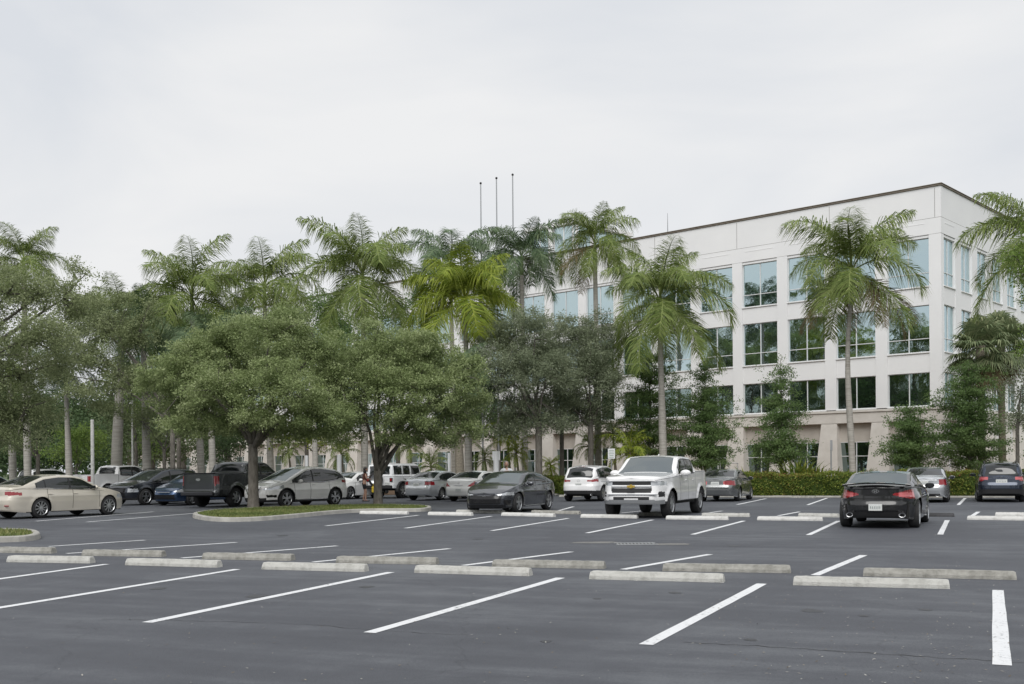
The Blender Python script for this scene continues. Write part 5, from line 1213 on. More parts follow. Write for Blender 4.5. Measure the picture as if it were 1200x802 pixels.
# ---------------------------------------------------------------- hedges and planting
def hedge(a, b, depth, hh, m, label, seed, dens=420, name='hedge', size=.05, ragged=.05, group='clipped hedges along the building side of the lot'):
    r = np.random.default_rng(seed); d = b - a; ln = d.length; ang = math.atan2(d.y, d.x)
    n = int(dens * ln * (hh * 1.6 + depth)); x = r.uniform(0, ln, n); face = r.uniform(0, 1, n)
    fh = hh * (1 + ragged * np.sin(x * 1.7) + ragged * .6 * np.sin(x * 4.3 + 1))
    y = np.where(face < .45, r.normal(0, .05, n), np.where(face < .8, r.uniform(0, depth, n), r.normal(depth, .05, n)))
    z = np.where((face >= .45) & (face < .8), fh + r.normal(0, .045, n), r.uniform(.02, 1, n) * fh)
    bulge = .06 * np.sin(x * 3.1 + z * 4); y = y + np.where(face < .45, bulge, 0)
    v, f = leaves(np.stack([x, y, z], -1), size, .5, .65, r); rn = np.clip(r.uniform(0, .9, n) * .75 + .12 * np.sin(x * .8) + .1 + .25 * (z > hh * .8) * r.uniform(0, 1, n), 0, 1)
    c = np.array([(p, q, w) for w in (.0, hh - .10) for q in (.08, depth - .08) for p in (.05, ln - .05)]); k = len(v)
    cf = np.array([(0, 1, 5, 4), (2, 6, 7, 3), (4, 5, 7, 6), (0, 4, 6, 2), (1, 3, 7, 5)]) + k
    o = mesh_np(name, np.concatenate([v, c]), np.concatenate([f, cf]), m, rnd=np.concatenate([rn, np.zeros(5)])); o.location = a; o.rotation_euler = (0, 0, ang)
    return tag(o, label, 'hedge', group)
hA, hB, hC = G(866, 582.5), G(1052, 583), G(1330, 583)
hedge(hA, hB, 1.1, 1.12, M['hedgeleaf'], 'clipped yellow-green hedge left of the black coupe, between it and the mid-grey sedan', 1)
hedge(hB + Vector((.02, 0, 0)), hC, 1.1, 1.22, M['hedgeleaf'], 'clipped yellow-green hedge running behind the silver-grey sedan and navy suv', 2)
hedge(G(600, 578.5), G(668, 581.5), 1.0, 1.0, M['hedgeleaf'], 'dark green hedge stub between the dark grey sedan and the white compact suv', 3)
hedge(at(560, 0, 63) * Vector((1, 1, 0)) if False else Vector((at(600, 0, 66).x, 66, 0)), Vector((at(745, 0, 64).x, 64, 0)), .8, .95, M['hedgeleaf'], 'hedge at the building foot seen above the white compact suv roof', 4)
sheet('planting_bed', [tuple(G(560, 579.5))[:2], tuple(G(870, 582))[:2], tuple(G(1330, 582.5))[:2], (40, 80), (0, 100), (-60, 140), (-75, 130), (-42, 95), (-12, 66)], .02, M['mulch'])
m = MB(); ks = [G(598, 580.2), G(868, 583.6), G(1330, 584.2)]
for p, q in zip(ks[:-1], ks[1:]):
    d = q - p; a_ = math.atan2(d.y, d.x); m.bbox(0, d.length, 0, .15, 0, .10, .02, 0, Matrix.Translation(p) @ Matrix.Rotation(a_, 4, 'Z'))
tag(m.build('kerb', M['kerb']), kind='structure')
# croton-like strappy plants above the hedge
def strappy(px, Y, z0, hh, w, label, seed, n=46, m='crotonleaf', group='yellow-green strap-leaved plants behind the hedge'):
    r = np.random.default_rng(seed); v = []; f = []; rn = []
    c = at(px, 0, Y)
    for k in range(n):
        an = r.uniform(0, 2 * math.pi); rad = r.uniform(0, w * .5); b = np.array([math.cos(an) * rad, math.sin(an) * rad, 0]); o = np.array([math.cos(an), math.sin(an), 0]) * r.uniform(.1, .6) * w
        H_ = hh * r.uniform(.5, 1.15); s = np.array([-math.sin(an), math.cos(an), 0]) * .05; m1 = b + o * .5 + (0, 0, H_ * .7); e = b + o * 1.3 + (0, 0, H_ * .88); j = len(v)
        v += [b - s * .5, b + s * .5, m1 + s, m1 - s, e + s * .1, e - s * .1]; f += [(j, j + 1, j + 2, j + 3), (j + 3, j + 2, j + 4, j + 5)]; t = r.uniform(0, 1); rn += [t, t]
    o = mesh_np('strappy_plant', np.array(v), np.array(f), M[m], rnd=rn); o.location = (c.x, Y, z0); return tag(o, label, 'plant', group)
rs = [(868, 57.6), (880, 58.4), (893, 57.8), (905, 58.6), (918, 57.7), (931, 57.9), (938, 58.8), (950, 57.7), (963, 58.5), (975, 57.8), (988, 58.6), (1003, 57.9), (1016, 58.4), (1030, 58), (1043, 58.6)]
nm = ['first', 'second', 'third', 'fourth', 'fifth', 'sixth', 'seventh', 'eighth', 'ninth', 'tenth', 'eleventh', 'twelfth', 'thirteenth', 'fourteenth', 'last']
for i, (px, Y) in enumerate(rs): strappy(px, Y, .0, (1.55, 1.35, 1.5, 1.4, 1.65, 2.05, 1.95, 1.6, 1.35, 1.5, 1.3, 1.45, 1.25, 1.4, 1.2)[i], 1.5, '%s of the yellow-green strappy plants behind the hedge, from the left' % nm[i], 60 + i, 70)
# ---------------------------------------------------------------- kerbed islands with lawn
def island(pts, name_lab, z=.13, seed=5):
    ps = [G(*p) for p in pts]; n0 = len(ps)
    for _ in range(2):
        q = []
        for i in range(len(ps)): a_, b_ = ps[i], ps[(i + 1) % len(ps)]; q += [a_.lerp(b_, .25), a_.lerp(b_, .75)]
        ps = q
    n = len(ps); cen = sum(ps, Vector()) / n; w = .16; v = []
    sgn = 1 if sum((ps[i].x * ps[(i + 1) % n].y - ps[(i + 1) % n].x * ps[i].y) for i in range(n)) > 0 else -1
    inn = []
    for i in range(n):
        d = (ps[(i + 1) % n] - ps[i - 1]).normalized(); nn = Vector((-d.y, d.x, 0)) * sgn; inn.append(ps[i] + nn * w)
        o = ps[i]; v += [(o.x, o.y, 0), (o.x + nn.x * .015, o.y + nn.y * .015, z - .02), (o.x + nn.x * .035, o.y + nn.y * .035, z), (inn[-1].x, inn[-1].y, z), (inn[-1].x, inn[-1].y, z - .06)]
    f = [(i * 5 + k, ((i + 1) % n) * 5 + k, ((i + 1) % n) * 5 + k + 1, i * 5 + k + 1) for i in range(n) for k in range(4)]
    tag(mesh_np('kerb', v, np.array(f), M['kerb']), kind='structure')
    tag(mesh_np('island_soil', [(p.x, p.y, z - .03) for p in inn], np.array([range(n)]), M['soil']), kind='structure')
    # grass blades
    r = np.random.default_rng(seed); P2 = np.array([(p.x, p.y) for p in inn]); lo, hi = P2.min(0), P2.max(0)
    cnt = int((hi - lo).prod() * 260); cnt = min(cnt, 60000); q = r.uniform(lo, hi, (cnt, 2)); inside = np.zeros(cnt, bool); j = n - 1
    for i in range(n):
        xi, yi, xj, yj = *P2[i], *P2[j]; c_ = ((yi > q[:, 1]) != (yj > q[:, 1])) & (q[:, 0] < (xj - xi) * (q[:, 1] - yi) / (yj - yi + 1e-9) + xi); inside ^= c_; j = i
    q = q[inside]; k = len(q); an = r.uniform(0, 2 * math.pi, k); hh = r.uniform(.03, .085, k); dx = np.stack([np.cos(an), np.sin(an)], -1) * .016
    ln_ = r.normal(0, .03, (k, 2)); b = z - .03
    vv = np.stack([np.column_stack([q - dx, np.full(k, b)]), np.column_stack([q + dx, np.full(k, b)]), np.column_stack([q + ln_, b + hh])], 1).reshape(-1, 3)
    tone = np.clip(.35 + .3 * np.sin(q[:, 0] * .9) * np.sin(q[:, 1] * 1.3) + r.uniform(-.3, .45, k), 0, 1)
    tag(mesh_np('lawn_grass', vv, np.arange(3 * k).reshape(k, 3), M['grass'], rnd=tone), name_lab, 'grass', kind='stuff')
island([(224, 607.5), (250, 612.0), (300, 611.5), (350, 607), (390, 602.7), (425, 600.5), (470, 600.3), (498, 600.0), (508, 598), (500, 595.5), (440, 594), (330, 597.0), (255, 600.6), (228, 604)], 'short patchy grass on the kerbed tree island')
island([(-160, 634), (-60, 637), (10, 636), (42, 634), (50, 630), (38, 625.5), (0, 624.8), (-80, 624), (-160, 623)], 'short grass on the kerbed island tip at the left edge', seed=6)
mu = G(297, 600.5)
o = mesh_np('mulch_ring', [(mu.x + .9 * math.cos(t) * random.uniform(.8, 1.2), mu.y + 1.0 + 1.3 * math.sin(t) * random.uniform(.8, 1.1), .108) for t in np.linspace(0, 6.1, 16)], np.array([range(16)]), M['mulch']); tag(o, kind='structure')

# ---------------------------------------------------------------- office building
s0 = 18.8; ang = math.atan2(.666, -.745)
c0 = at(1105, 548, 67.5)
bld = empty('office_building', (c0.x, c0.y, 0), ang, label='long four-storey white office building with flared beige stone base and brown roof edge', cat='building')
LT, WD = 100.0, 44.0
w = MB(); base = MB(); jt = MB(); cop = MB()
w.box(.3, LT - .3, -WD + .3, -.42, 0, 18.9, 0)       # core
# front facade (y = 0 plane, outward +y), bays every 3.5 m
BW, PW, P0 = 2.70, .80, .78; nb = int((LT - 1) / (BW + PW))
ROW = [(12.80, 15.83), (8.66, 11.62), (5.27, 7.38)]
edges = [0] + [P0 + i * (BW + PW) for i in range(nb)] 
def pier(x0, x1): 
    w.box(x0 + .008, x1 - .008, -.42, 0, 5.25, 16.0)
pier(.0, P0)
wins = []
for i in range(nb):
    x0 = P0 + i * (BW + PW); x1 = x0 + BW; pier(x1, x1 + PW if i < nb - 1 else LT)
    w.box(x0, x1, -.42, -.045, 15.83, 16.0); w.box(x0, x1, -.42, -.045, 11.62, 12.80); w.box(x0, x1, -.42, -.045, 7.38, 8.66)
    w.bbox(x0 + .25, x1 - .25, -.02, .012, 16.70, 16.76, .004, 0)
    for a_, b_ in ROW: w.bbox(x0 - .03, x1 + .03, -.20, .035, a_ - .07, a_, .01)
    for k, (a_, b_) in enumerate(ROW): wins.append((x0, x1, a_, b_, k, 0))
    wins.append((x0 + .35, x1 - .05, .95, 3.12, 3, 0))
w.box(0, LT, -.42, 0, 16.02, 17.0); w.box(0, LT, -.42, -.012, 17.03, 18.96)
# side facade (x = 0 plane, outward -x), bays every 3.1 m
SB, SP, S0 = 2.0, 1.05, .42; ns = 13
def side_pier(a_, b_): w.box(0, .42, -b_ + .008, -a_ - .008, 5.25, 16.0)
side_pier(.42, .43 + .02); 
for i in range(ns):
    a_ = S0 + i * (SB + SP) + (0.0); b_ = a_ + SB; side_pier(b_, b_ + SP if i < ns - 1 else WD)
    w.box(.045, .42, -b_, -a_, 15.83, 16.0); w.box(.045, .42, -b_, -a_, 11.62, 12.80); w.box(.045, .42, -b_, -a_, 7.38, 8.66)
    for r0_, r1_ in ROW: w.bbox(-.035, .20, -b_ - .03, -a_ + .03, r0_ - .07, r0_, .01)
    w.bbox(-.012, .02, -b_ + .2, -a_ - .2, 16.70, 16.76, .004)
    for k, (r0_, r1_) in enumerate(ROW): wins.append((a_, b_, r0_, r1_, k, 1))
    wins.append((a_ + .1, b_ - .1, .95, 3.12, 3, 1))
w.box(0, .42, -WD, -.425, 16.02, 17.0); w.box(.012, .42, -WD, -.425, 17.03, 18.96)
w.box(.42, LT - .3, -WD + .3, -.425, 18.90, 18.95)
w.build('wall', M['wall'], bld)
# thin panel joints
for i in range(0, nb, 2):
    x = P0 + i * (BW + PW) - PW / 2; jt.box(x - .012, x + .012, -.02, .002, 17.05, 18.88)
for z in (16.012, 17.015): jt.box(0.01, LT, -.05, -.004, z - .012, z + .012); jt.box(.004, .05, -WD, -.01, z - .012, z + .012)
jt.build('panel_joint', M['joint'], bld)
cop.bbox(-.07, LT + .1, -WD, .07, 18.965, 19.06, .02); cop.bbox(-.11, LT + .1, -WD, .11, 19.065, 19.12, .02); cop.build('roof_coping', M['coping'], bld)
# beige base: ledge, band, flared piers
base.bbox(-.12, LT, -.40, .12, 5.03, 5.18, .02); base.bbox(-.06, LT, -.40, .05, 4.35, 5.025, .01)
base.box(-.12, .40, -WD, -.405, 5.03, 5.18); base.box(-.06, .40, -WD, -.405, 4.35, 5.025)
def flare(cx, x0, x1, front=True):
    """pier, wider and deeper at the foot"""
    t0, t1, b0, b1 = x0, x1, x0 - .30, x1 + .30
    P_ = [(t0, -.42, 4.34), (t1, -.42, 4.34), (t1, .03, 4.34), (t0, .03, 4.34), (b0, -.42, 0), (b1, -.42, 0), (b1, .55, 0), (b0, .55, 0)]
    if not front: P_ = [(-y, -x, z) for x, y, z in P_]
    base.add(P_, [(0, 1, 2, 3), (4, 7, 6, 5), (3, 2, 6, 7), (0, 3, 7, 4), (1, 5, 6, 2)])
flare(0, -.02, P0 + .30)
PAN = []
for i in range(nb):
    x1 = P0 + i * (BW + PW) + BW; flare(0, x1 - .02, x1 + PW + .28)
    x0 = x1 - BW; PAN.append((x0 + .2, x1 + .05, -.43, -.36))
for i in range(ns):
    a_ = S0 + i * (SB + SP); flare(0, a_ + SB - .02, a_ + SB + SP + .02, False); PAN.append((.36, .43, -a_ - SB, -a_))
base.build('stone_base', M['stone'], bld)
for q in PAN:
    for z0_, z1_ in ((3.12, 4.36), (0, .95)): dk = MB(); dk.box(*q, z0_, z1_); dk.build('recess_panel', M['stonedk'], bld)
# windows: the first hundred are parts of their own, the rest one part
def window_mesh(F_, Gl, x0, x1, z0, z1, row, side, slim=False):
    d0, d1 = -.20, -.13; fw = .045
    def bx(mb, xa, xb, ya, yb, za, zb):
        if side == 0: mb.bbox(xa, xb, ya, yb, za, zb, .006)
        else: mb.bbox(-yb, -ya, -xb, -xa, za, zb, .006)
    yo = -.22 if row == 3 else 0
    bx(F_, x0, x0 + fw, d0 + yo, d1 + yo, z0, z1); bx(F_, x1 - fw, x1, d0 + yo, d1 + yo, z0, z1); bx(F_, x0 + fw, x1 - fw, d0 + yo, d1 + yo, z1 - fw, z1); bx(F_, x0 + fw, x1 - fw, d0 + yo, d1 + yo, z0, z0 + fw)
    xm = (x0 + x1) / 2; bx(F_, xm - .028, xm + .028, d0 + yo, d1 + yo - .005, z0 + fw, z1 - fw)
    if row < 2: bx(F_, x0 + fw, x1 - fw, d0 + yo, d1 + yo - .008, z0 + .83, z0 + .88)
    if row == 3: bx(F_, x0 + fw, x1 - fw, d0 + yo, d1 + yo - .008, z0 + 1.2, z0 + 1.25)
    for xa, xb in ((x0 + fw, xm - .028), (xm + .028, x1 - fw)):
        t = random.uniform(-.004, .004); u = random.uniform(-.003, .003); yy = d0 + .012 + yo
        q = [(xa, yy + t, z0 + fw), (xb, yy - t, z0 + fw), (xb, yy - t + u, z1 - fw), (xa, yy + t + u, z1 - fw)]
        if side: q = [(-y, -x, z) for x, y, z in q]
        Gl.add(q, [(0, 1, 2, 3)])
    return
front = [q for q in wins if q[5] == 0]; sidew = [q for q in wins if q[5] == 1]
vis = [q for q in front if q[0] < 46] + [q for q in sidew if q[0] < 14 ]
order = sorted(vis, key=lambda q: q[0] / (1 if q[5] == 0 else .8))[:74]
rest = [q for q in wins if q not in order]
for q in order:
    F_ = MB(); Gl = MB(); window_mesh(F_, Gl, *q[:4], q[4], q[5])
    o = F_.build('window', M['frame'] if q[4] != 9 else M['framegrey'], bld); Gl.build('glass', M['bwin'] if q[4] < 2 else M['bwin_treetint'], o)
F_ = MB(); Gl = MB(); Gd = MB()
for q in rest: window_mesh(F_, Gl if q[4] < 2 else Gd, *q[:4], q[4], q[5])
o = F_.build('window_rows', M['frame'], bld); tag(o, kind='stuff'); tag(Gl.build('glass', M['bwin'], o), kind='stuff'); tag(Gd.build('glass', M['bwin_treetint'], o), kind='stuff')
# glazed penthouse on the roof
ph = MB(); x0, x1, y0, y1 = 33.6, 39.6, -14, -6
ph.box(x0 + .3, x1 - .3, y0, y1 - .3, 19.0, 23.0); ph.bbox(x0 - .15, x1, y0 - .2, y1 + .15, 22.9, 23.3, .03); 
gl = MB()
for k in range(2):
    xx = x0 + k * 2.75; ph.bbox(xx, xx + .5, y1 - .3, y1, 19.0, 22.9, .02); gl.box(xx + .5, xx + 2.6, y1 - .22, y1 - .18, 19.2, 22.85); ph.bbox(xx + 1.5, xx + 1.58, y1 - .2, y1 - .12, 19.0, 22.9, .01)
for k in range(3):
    yy = y0 + k * 2.7; ph.bbox(x0, x0 + .3, yy, yy + .5, 19.0, 22.9, .02); gl.box(x0 + .16, x0 + .2, yy + .5, yy + 2.7, 19.2, 22.85)
po = ph.build('penthouse', M['wall'], bld); gl.build('glass', M['bwin'], po)
# roof rods
for x, y, hh, dz in ((84.5, -1.2, 4.0, 0), (97, -1.0, 4.6, 0), (30.0, -.8, 1.6, 0), (20.6, -.6, 1.5, 0)):
    r_ = MB(); r_.tube([(x, y, 18.9), (x, y, 19.2 + hh)], [.045, .015], 6); r_.build('roof_rod', M['steel'], bld)

# ---------------------------------------------------------------- poles, signs
def pole(name, px, Y, py_top, r0, r1, mt, label, cat, group=None, extra=None, flat=False):
    b = at(px, 0, Y); zt = at(px, py_top, Y).z; root = empty(name, (b.x, Y, 0), label=label, cat=cat, group=group)
    m = MB(); m.tube([(0, 0, 0), (0, 0, zt * .5), (0, 0, zt)], [r0, (r0 + r1) / 2, r1], 12); m.build('pole', mt, root, smooth=False)
    m = MB(); m.lathe([(r0 * 2, 0), (r0 * 2, .04), (r0 * 1.2, .07)], 14); m.build('base_plate', mt, root)
    if extra: extra(root, zt)
    return root
def ball(root, zt): m = MB(); m.ell((0, 0, zt + .06), (.085, .085, .085)); m.build('finial_ball', M['iron'], root, smooth=True)
for px, Y, py, lb in ((561.5, 78, 216, 'left, shortest-looking of the three tall flagpoles behind the yellow-green palm'), (580, 77, 210, 'middle one of the three tall flagpoles'), (599, 76, 206, 'right, tallest-looking of the three flagpoles by the blue-green palm')):
    pole('flagpole', px, Y, py, .075, .04, M['steel'], lb, 'flagpole', 'flagpoles', ball)
def head_lamp(root, zt): m = MB(); m.bbox(-.35, .35, -.16, .16, zt, zt + .12, .03); m.build('lamp_head', M['steel'], root)
pole('lamp_post', 104, 54, 492, .09, .08, M['concrete_white'], 'pale round post behind the beige sedan roof at the left', 'lamp post', 'pale posts')
pole('lamp_post', 522, 60, 531, .09, .09, M['signwhite'], 'short white post behind the silver sedan roof', 'post', 'pale posts')
pole('lamp_post', 151, 70, 470, .07, .06, M['concrete_white'], 'thin pale post between the palm trunks above the white pickup', 'lamp post', 'pale posts')
pole('bollard', 355, 62, 534, .10, .10, M['signwhite'], 'white bollard post behind the pearl crossover windshield', 'post', 'pale posts')
pole('bollard', 393, 63, 533, .14, .14, M['signwhite'], 'white bollard post behind the pearl crossover rear roof', 'post', 'pale posts')
def signplate(w_, h_, word=None, mt=None):
    def fn(root, zt):
        m = MB(); m.bbox(-w_ / 2, w_ / 2, -.075, -.055, zt - h_, zt, .006); o = m.build('sign_plate', mt or M['signwhite'], root)
        t = MB()
        if word == 'lines':
            for k in range(5):
                L_ = w_ * random.uniform(.25, .38); t.box(-L_, L_, -.082, -.077, zt - h_ * (.15 + k * .17) - .018, zt - h_ * (.15 + k * .17))
            t.build('sign_lettering', M['signgreen'], o)
        elif word == 'lock': t.bbox(-.07, .07, -.09, -.076, zt - .25, zt - .12, .005); t.build('sign_symbol', M['iron'], o)
    return fn
pole('sign', 712, 58, 526, .035, .035, M['steel'], 'small white rectangular sign on a thin post left of the white pickup cab', 'sign', None, signplate(.38, .54, 'lines'))
pole('sign', 577, 60, 529, .16, .16, M['signwhite'], 'squarish white post with a small dark symbol left of the man in white', 'sign post', None, signplate(.42, .5, 'lock'))
pole('sign', 969.5, 56.8, 516, .04, .04, M['steel'], 'narrow sign seen edge-on above the hedge left of the black coupe', 'sign', None, signplate(.12, .55, None, M['steel']))
# railing before the building
m = MB(); a_ = at(818, 0, 64); b_ = at(860, 0, 66)
for k in range(5): p = a_.lerp(b_, k / 4); m.tube([(p.x, p.y, 0), (p.x, p.y, 1.75)], .03, 6)
for z in (1.75, .9): m.tube([(a_.x, a_.y, z), (b_.x, b_.y, z)], .03, 6)
tag(m.build('railing', M['signwhite']), 'white metal railing at the building foot right of the white pickup', 'railing')
# ---------------------------------------------------------------- leaf litter
r = np.random.default_rng(9); n = 900
px = np.concatenate([r.uniform(820, 1200, 480), r.uniform(0, 1200, 420)]); py = np.concatenate([r.uniform(612, 800, 480), r.uniform(615, 800, 420)]); 
cen = np.array([tuple(G(a_, b_, .008)) for a_, b_ in zip(px, py)]); nn = len(cen)
an = r.uniform(0, 6.28, nn); s = (r.uniform(.004, .013, nn) * (1 + .0 * an))[:, None]; t = np.stack([np.cos(an), np.sin(an), r.uniform(-.2, .5, nn)], -1); b_ = np.stack([-np.sin(an), np.cos(an), 0 * an], -1)
v = np.stack([cen - t * s * 1.2, cen - b_ * s * .6, cen + t * s * 1.4, cen + b_ * s * .6], 1).reshape(-1, 3); v[:, 2] = np.maximum(v[:, 2], .006)
M['litter'] = leafmat('fallen_leaf', [(.05, .035, .02), (.22, .17, .10), (.42, .40, .36), (.55, .54, .50)], 0)
tag(mesh_np('fallen_leaves', v, np.arange(4 * nn).reshape(nn, 4), M['litter'], rnd=r.uniform(0, 1, nn)), 'dry leaf bits and pale specks scattered over the asphalt', 'leaf litter', kind='stuff')

# ---------------------------------------------------------------- people
def skin_mesh(name, chains, m, parent, sub=1):
    """chains: lists of (x,y,z,r); chains starting at an earlier point share that vertex"""
    verts = []; edges = []; rad = []; key = {}; roots = []
    for ch in chains:
        prev = None
        for i, (x, y, z, rr_) in enumerate(ch):
            k = (round(x, 4), round(y, 4), round(z, 4))
            if k not in key:
                key[k] = len(verts); verts.append((x, y, z)); rad.append(rr_)
                if i == 0: roots.append(key[k])
            if prev is not None and prev != key[k]: edges.append((prev, key[k]))
            prev = key[k]
    me = bpy.data.meshes.new(name); me.from_pydata(verts, edges, []); o = bpy.data.objects.new(name, me); C.objects.link(o)
    md = o.modifiers.new('skin', 'SKIN'); md.use_smooth_shade = True
    sv = me.skin_vertices[0].data
    for i, q in enumerate(rad): sv[i].radius = (q, q); sv[i].use_root = i in roots
    s = o.modifiers.new('sub', 'SUBSURF'); s.levels = s.render_levels = sub
    dg = bpy.context.evaluated_depsgraph_get(); me2 = bpy.data.meshes.new_from_object(o.evaluated_get(dg)); C.objects.unlink(o); bpy.data.objects.remove(o)
    me2.materials.clear(); me2.materials.append(m); me2.name = name
    for p in me2.polygons: p.material_index = 0
    o = bpy.data.objects.new(name, me2); C.objects.link(o); o.parent = parent; return o
def person(loc, face_deg, hgt, label, hair, shirt, pants, arms, legs, lean=.0, longhair=False, sleeve=.3, shorts=True, female=False):
    """local: x right, y forward; arms: (elbow, hand) per side in metres, scaled to a 1.7 m figure"""
    root = empty('person', loc, R(face_deg), label=label, cat='person'); k = hgt / 1.7; root.scale = (k, k, k)
    sw = .155 if female else .19; hp = .085
    chest = (0, lean * .75, 1.22); neck = (0, lean, 1.40); hd = (0, lean * 1.15 + .02, 1.56)
    ch = [[(0, 0, .92, .125), (0, lean * .35, 1.06, .10), (*chest, .125), (0, lean * .95, 1.34, .10), (*neck, .052), (0, lean * 1.08 + .01, 1.46, .05)]]
    hands = []
    for sd, (el, ha) in zip((-1, 1), arms):
        sh = (sd * sw, lean * .95, 1.35); ch.append([(0, lean * .95, 1.34, .10), (*sh, .052), (*el, .038), (*ha, .026)])
        d = (Vector(ha) - Vector(el)).normalized(); p = Vector(ha) + d * .06; ch.append([(*ha, .026), (*p, .030)])
        sidev = d.cross(Vector((0, 0, 1))); sidev = sidev.normalized() if sidev.length > .1 else Vector((1, 0, 0))
        for q in range(4):
            b_ = p + sidev * (q - 1.5) * .02; e1 = b_ + d * (.045, .05, .047, .035)[q]; e2 = e1 + d * .025 + Vector((0, -.0, -.015))
            ch.append([(*b_, .009), (*e1, .0085), (*e2, .007)])
        b_ = Vector(ha) + sidev * .03 + d * .02; ch.append([(*b_, .011), (*(b_ + sidev * .03 + d * .03), .009)])
    for sd, (kn, ft) in zip((-1, 1), legs):
        ch.append([(0, 0, .92, .125), (sd * hp, .0, .86, .085), (*kn, .055), (*ft, .036), (ft[0], ft[1] + .06, .035, .035), (ft[0], ft[1] + .17, .025, .026)])
    body = skin_mesh('body', ch, M['skin'], root)
    hm = MB(); hm.ell((0, hd[1], 1.58), (.077, .095, .115), 0, 18, 12); hm.ell((0, hd[1] + .095, 1.565), (.012, .02, .02)); hm.ell((-.03, hd[1] + .085, 1.59), (.012, .01, .008), 1); hm.ell((.03, hd[1] + .085, 1.59), (.012, .01, .008), 1)
    hm.ell((0, hd[1] + .088, 1.525), (.024, .008, .007), 2); hm.ell((-.078, hd[1], 1.57), (.01, .02, .03)); hm.ell((.078, hd[1], 1.57), (.01, .02, .03)); hm.build('head', [M['skin'], M['hair'], M['lip']], root, smooth=True)
    h = MB(); h.ell((0, hd[1] - .022, 1.605), (.088, .10, .108), 0, 18, 12)
    if longhair: h.ell((0, hd[1] - .075, 1.47), (.085, .05, .17)); h.ell((.05, hd[1] - .02, 1.46), (.04, .05, .14))
    h.build('hair', hair, root, smooth=True)
    top = [[(0, 0, .93, .118), (0, lean * .35, 1.06, .118 if not female else .108), (*chest, .142), (0, lean * .95, 1.345, .105)]]
    for sd, (el, ha) in zip((-1, 1), arms):
        sh = (sd * sw, lean * .95, 1.35); e = Vector(sh).lerp(Vector(el), sleeve); top.append([(0, lean * .95, 1.345, .105), (*sh, .066), (*e, .056)])
    skin_mesh('shirt', top, shirt, root)
    bt = [[(0, 0, .99, .125), (0, 0, .92, .140)]]
    for sd, (kn, ft) in zip((-1, 1), legs):
        e = Vector((sd * hp, 0, .86)).lerp(Vector(kn), .75 if shorts else 1.0); c_ = [(0, 0, .92, .140), (sd * hp, 0, .86, .10), (*e, .078 if shorts else .07)]
        if not shorts: c_.append((*ft, .055))
        bt.append(c_)
    skin_mesh('shorts' if shorts else 'trousers', bt, pants, root)
    fm = MB()
    for kn, ft in legs: fm.bbox(ft[0] - .045, ft[0] + .045, ft[1] - .06, ft[1] + .20, -.0, .05, .015)
    fm.build('shoes', M['black'], root); return root
p = G(427, 587.8)
wo = person(p, 190, 1.66, 'woman with long dark hair, rust tank top and black shorts beside the white off-road suv', M['hair'], mat('rust_cloth', (.12, .045, .03), .8), mat('black_cloth', (.015, .015, .017), .85),
    [((-.30, .02, 1.14), (-.34, .22, 1.22)), ((.26, .08, 1.12), (.12, .26, 1.10))], [((-.10, .05, .48), (-.13, -.04, .08)), ((.09, .07, .48), (.10, .05, .08))], lean=.05, longhair=True, sleeve=.12, female=True)
wo.rotation_euler = (0, 0, R(-75))
bg = MB(); bg.bbox(-.16, .16, -.09, .09, 0, .30, .03); bg.tube([(-.1, 0, .3), (-.08, 0, .42), (.08, 0, .42), (.1, 0, .3)], .012, 6)
o = bg.build('shopping_bag', mat('yellow_bag', (.62, .45, .03), .6)); pb = G(435, 586.5); o.location = (pb.x + .18, pb.y + .1, .38); tag(o, 'small yellow bag beside the woman at the off-road suv bumper', 'bag')
p = at(589, 0, 47.5)
person((p.x, p.y, 0), 180, 1.85, 'man with short grey hair in a white shirt behind the dark grey sedan', M['hairgrey'], mat('white_cloth', (.66, .67, .69), .8), mat('dark_trousers', (.03, .03, .035), .85),
    [((-.27, -.0, 1.08), (-.22, .16, .98)), ((.27, .0, 1.08), (.22, .16, .98))], [((-.10, .0, .48), (-.10, 0, .08)), ((.10, .0, .48), (.10, .0, .08))], sleeve=.55, shorts=False)
p = at(113.5, 0, 64)
pr = person((p.x, p.y, 0), 200, 1.8, 'distant person in a red-orange shirt and cap behind the white crew-cab pickup', mat('orange_cap', (.55, .12, .06), .7), mat('red_cloth', (.35, .09, .07), .8), mat('dark_trousers', (.03, .03, .035), .85),
    [((-.27, -.0, 1.08), (-.22, .16, .98)), ((.27, .0, 1.08), (.22, .16, .98))], [((-.10, .0, .48), (-.10, 0, .08)), ((.10, .0, .48), (.10, .0, .08))], sleeve=.55, shorts=False)
# a far dark car beyond, between white suv and pickup
# ---------------------------------------------------------------- distant tree belts and things behind the camera that the glass mirrors
def belt(x0, y0, x1, y1, n, hh, label, seed, m='darkleaf'):
    r = np.random.default_rng(seed); k = 9000; t = r.uniform(0, 1, k); zt = hh * (.75 + .25 * np.sin(t * n * 6.28) * np.sin(t * n * 2.3 + 1)); z = zt * r.uniform(0, 1, k) ** .7
    c = np.stack([x0 + (x1 - x0) * t + r.normal(0, 1.5, k), y0 + (y1 - y0) * t + r.normal(0, 2.0, k), z], -1); v, f = leaves(c, .55, .4, .7, r)
    o = mesh_np('tree_belt', v, f, M[m], rnd=r.uniform(0, 1, k)); tag(o, label, 'trees', kind='stuff')
belt(-170, 120, -60, 175, 6, 13, 'far-off wood at the left horizon', 1)
belt(50, 130, 150, 70, 6, 9, 'far-off wood at the right horizon', 2)
belt(-95, 10, -70, 95, 7, 12, 'row of trees along the lot side left of the picture', 3)
belt(-60, -45, 60, -50, 7, 13, 'row of trees along the lot side behind the viewer', 4)
belt(75, -20, 85, 60, 7, 12, 'row of trees along the lot side right of the picture', 5)

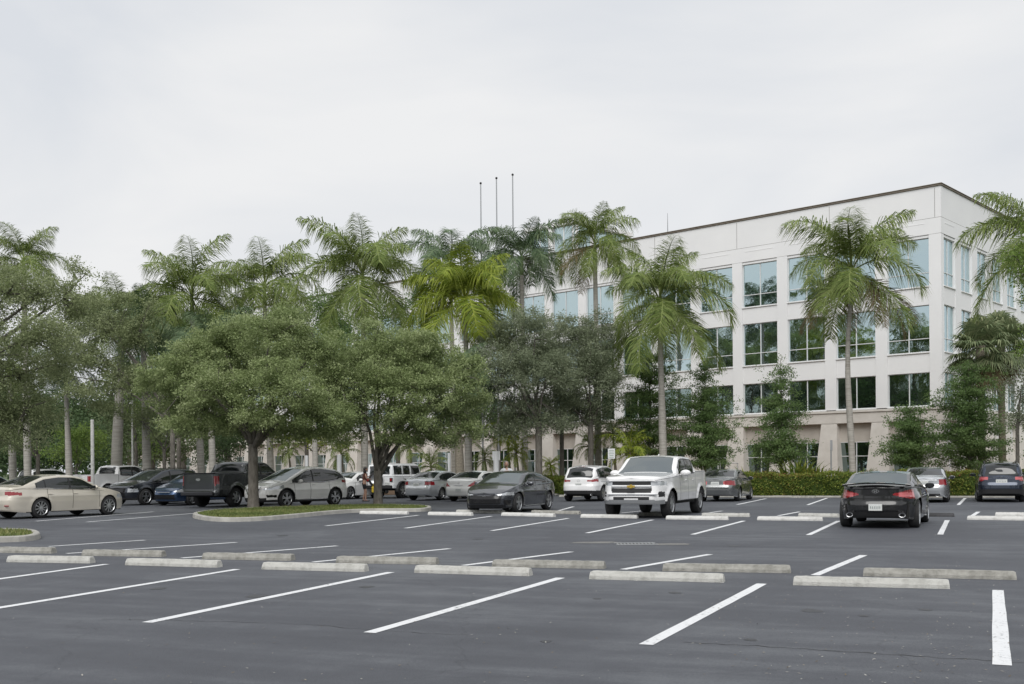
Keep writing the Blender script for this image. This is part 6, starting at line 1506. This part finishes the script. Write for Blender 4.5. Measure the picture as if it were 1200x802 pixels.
# ---------------------------------------------------------------- light: overcast day
SUN_EL, SUN_AZ = 46, 190      # azimuth clockwise from +Y (the view direction): light from behind, a little left
wd = bpy.data.worlds.new('World'); sc.world = wd; wd.use_nodes = True; nt = wd.node_tree; bgn = nt.nodes['Background']
sky = nt.nodes.new('ShaderNodeTexSky'); sky.sky_type = 'NISHITA'; sky.sun_disc = False; sky.sun_elevation = R(SUN_EL); sky.sun_rotation = R(SUN_AZ); sky.dust_density = 4; sky.air_density = 1.5
hs = nt.nodes.new('ShaderNodeHueSaturation'); hs.inputs['Saturation'].default_value = .25; nt.links.new(sky.outputs[0], hs.inputs['Color'])
tc = nt.nodes.new('ShaderNodeTexCoord'); mp = nt.nodes.new('ShaderNodeMapping'); mp.inputs['Scale'].default_value = (1, 1, 2.6); nt.links.new(tc.outputs['Generated'], mp.inputs[0])
nz = nt.nodes.new('ShaderNodeTexNoise'); nz.inputs['Scale'].default_value = 2.1; nz.inputs['Detail'].default_value = 5; nz.inputs['Roughness'].default_value = .5; nz.inputs['Distortion'].default_value = .5; nt.links.new(mp.outputs[0], nz.inputs['Vector'])
cr = nt.nodes.new('ShaderNodeValToRGB'); cr.color_ramp.elements[0].position = .36; cr.color_ramp.elements[1].position = .64
CLOUD = 5.9
cr.color_ramp.elements[0].color = (.85, .885, .94, 1); cr.color_ramp.elements[1].color = (1.03, 1.035, 1.045, 1); nt.links.new(nz.outputs['Fac'], cr.inputs[0])
vm = nt.nodes.new('ShaderNodeVectorMath'); vm.operation = 'SCALE'; vm.inputs['Scale'].default_value = CLOUD; nt.links.new(cr.outputs[0], vm.inputs[0])
mx = nt.nodes.new('ShaderNodeMixRGB'); mx.inputs[0].default_value = .93; nt.links.new(hs.outputs[0], mx.inputs[1]); nt.links.new(vm.outputs[0], mx.inputs[2]); nt.links.new(mx.outputs[0], bgn.inputs['Color'])
bgn.inputs['Strength'].default_value = .105
sd_ = bpy.data.lights.new('sun', 'SUN'); sd_.energy = 1.5; sd_.angle = R(45); sd_.color = (1, .98, .95); so = bpy.data.objects.new('sun', sd_); C.objects.link(so)
el, az = R(SUN_EL), R(SUN_AZ); dirv = Vector((math.sin(az) * math.cos(el), math.cos(az) * math.cos(el), math.sin(el))); so.rotation_euler = dirv.to_track_quat('Z', 'Y').to_euler(); so.location = (0, -20, 40)
sc.view_settings.view_transform = 'Standard'; sc.view_settings.look = 'None'; sc.view_settings.exposure = .46; sc.view_settings.gamma = 1
sc.render.engine = 'CYCLES'; sc.cycles.max_bounces = 6; sc.cycles.use_denoising = True; sc.cycles.transparent_max_bounces = 6
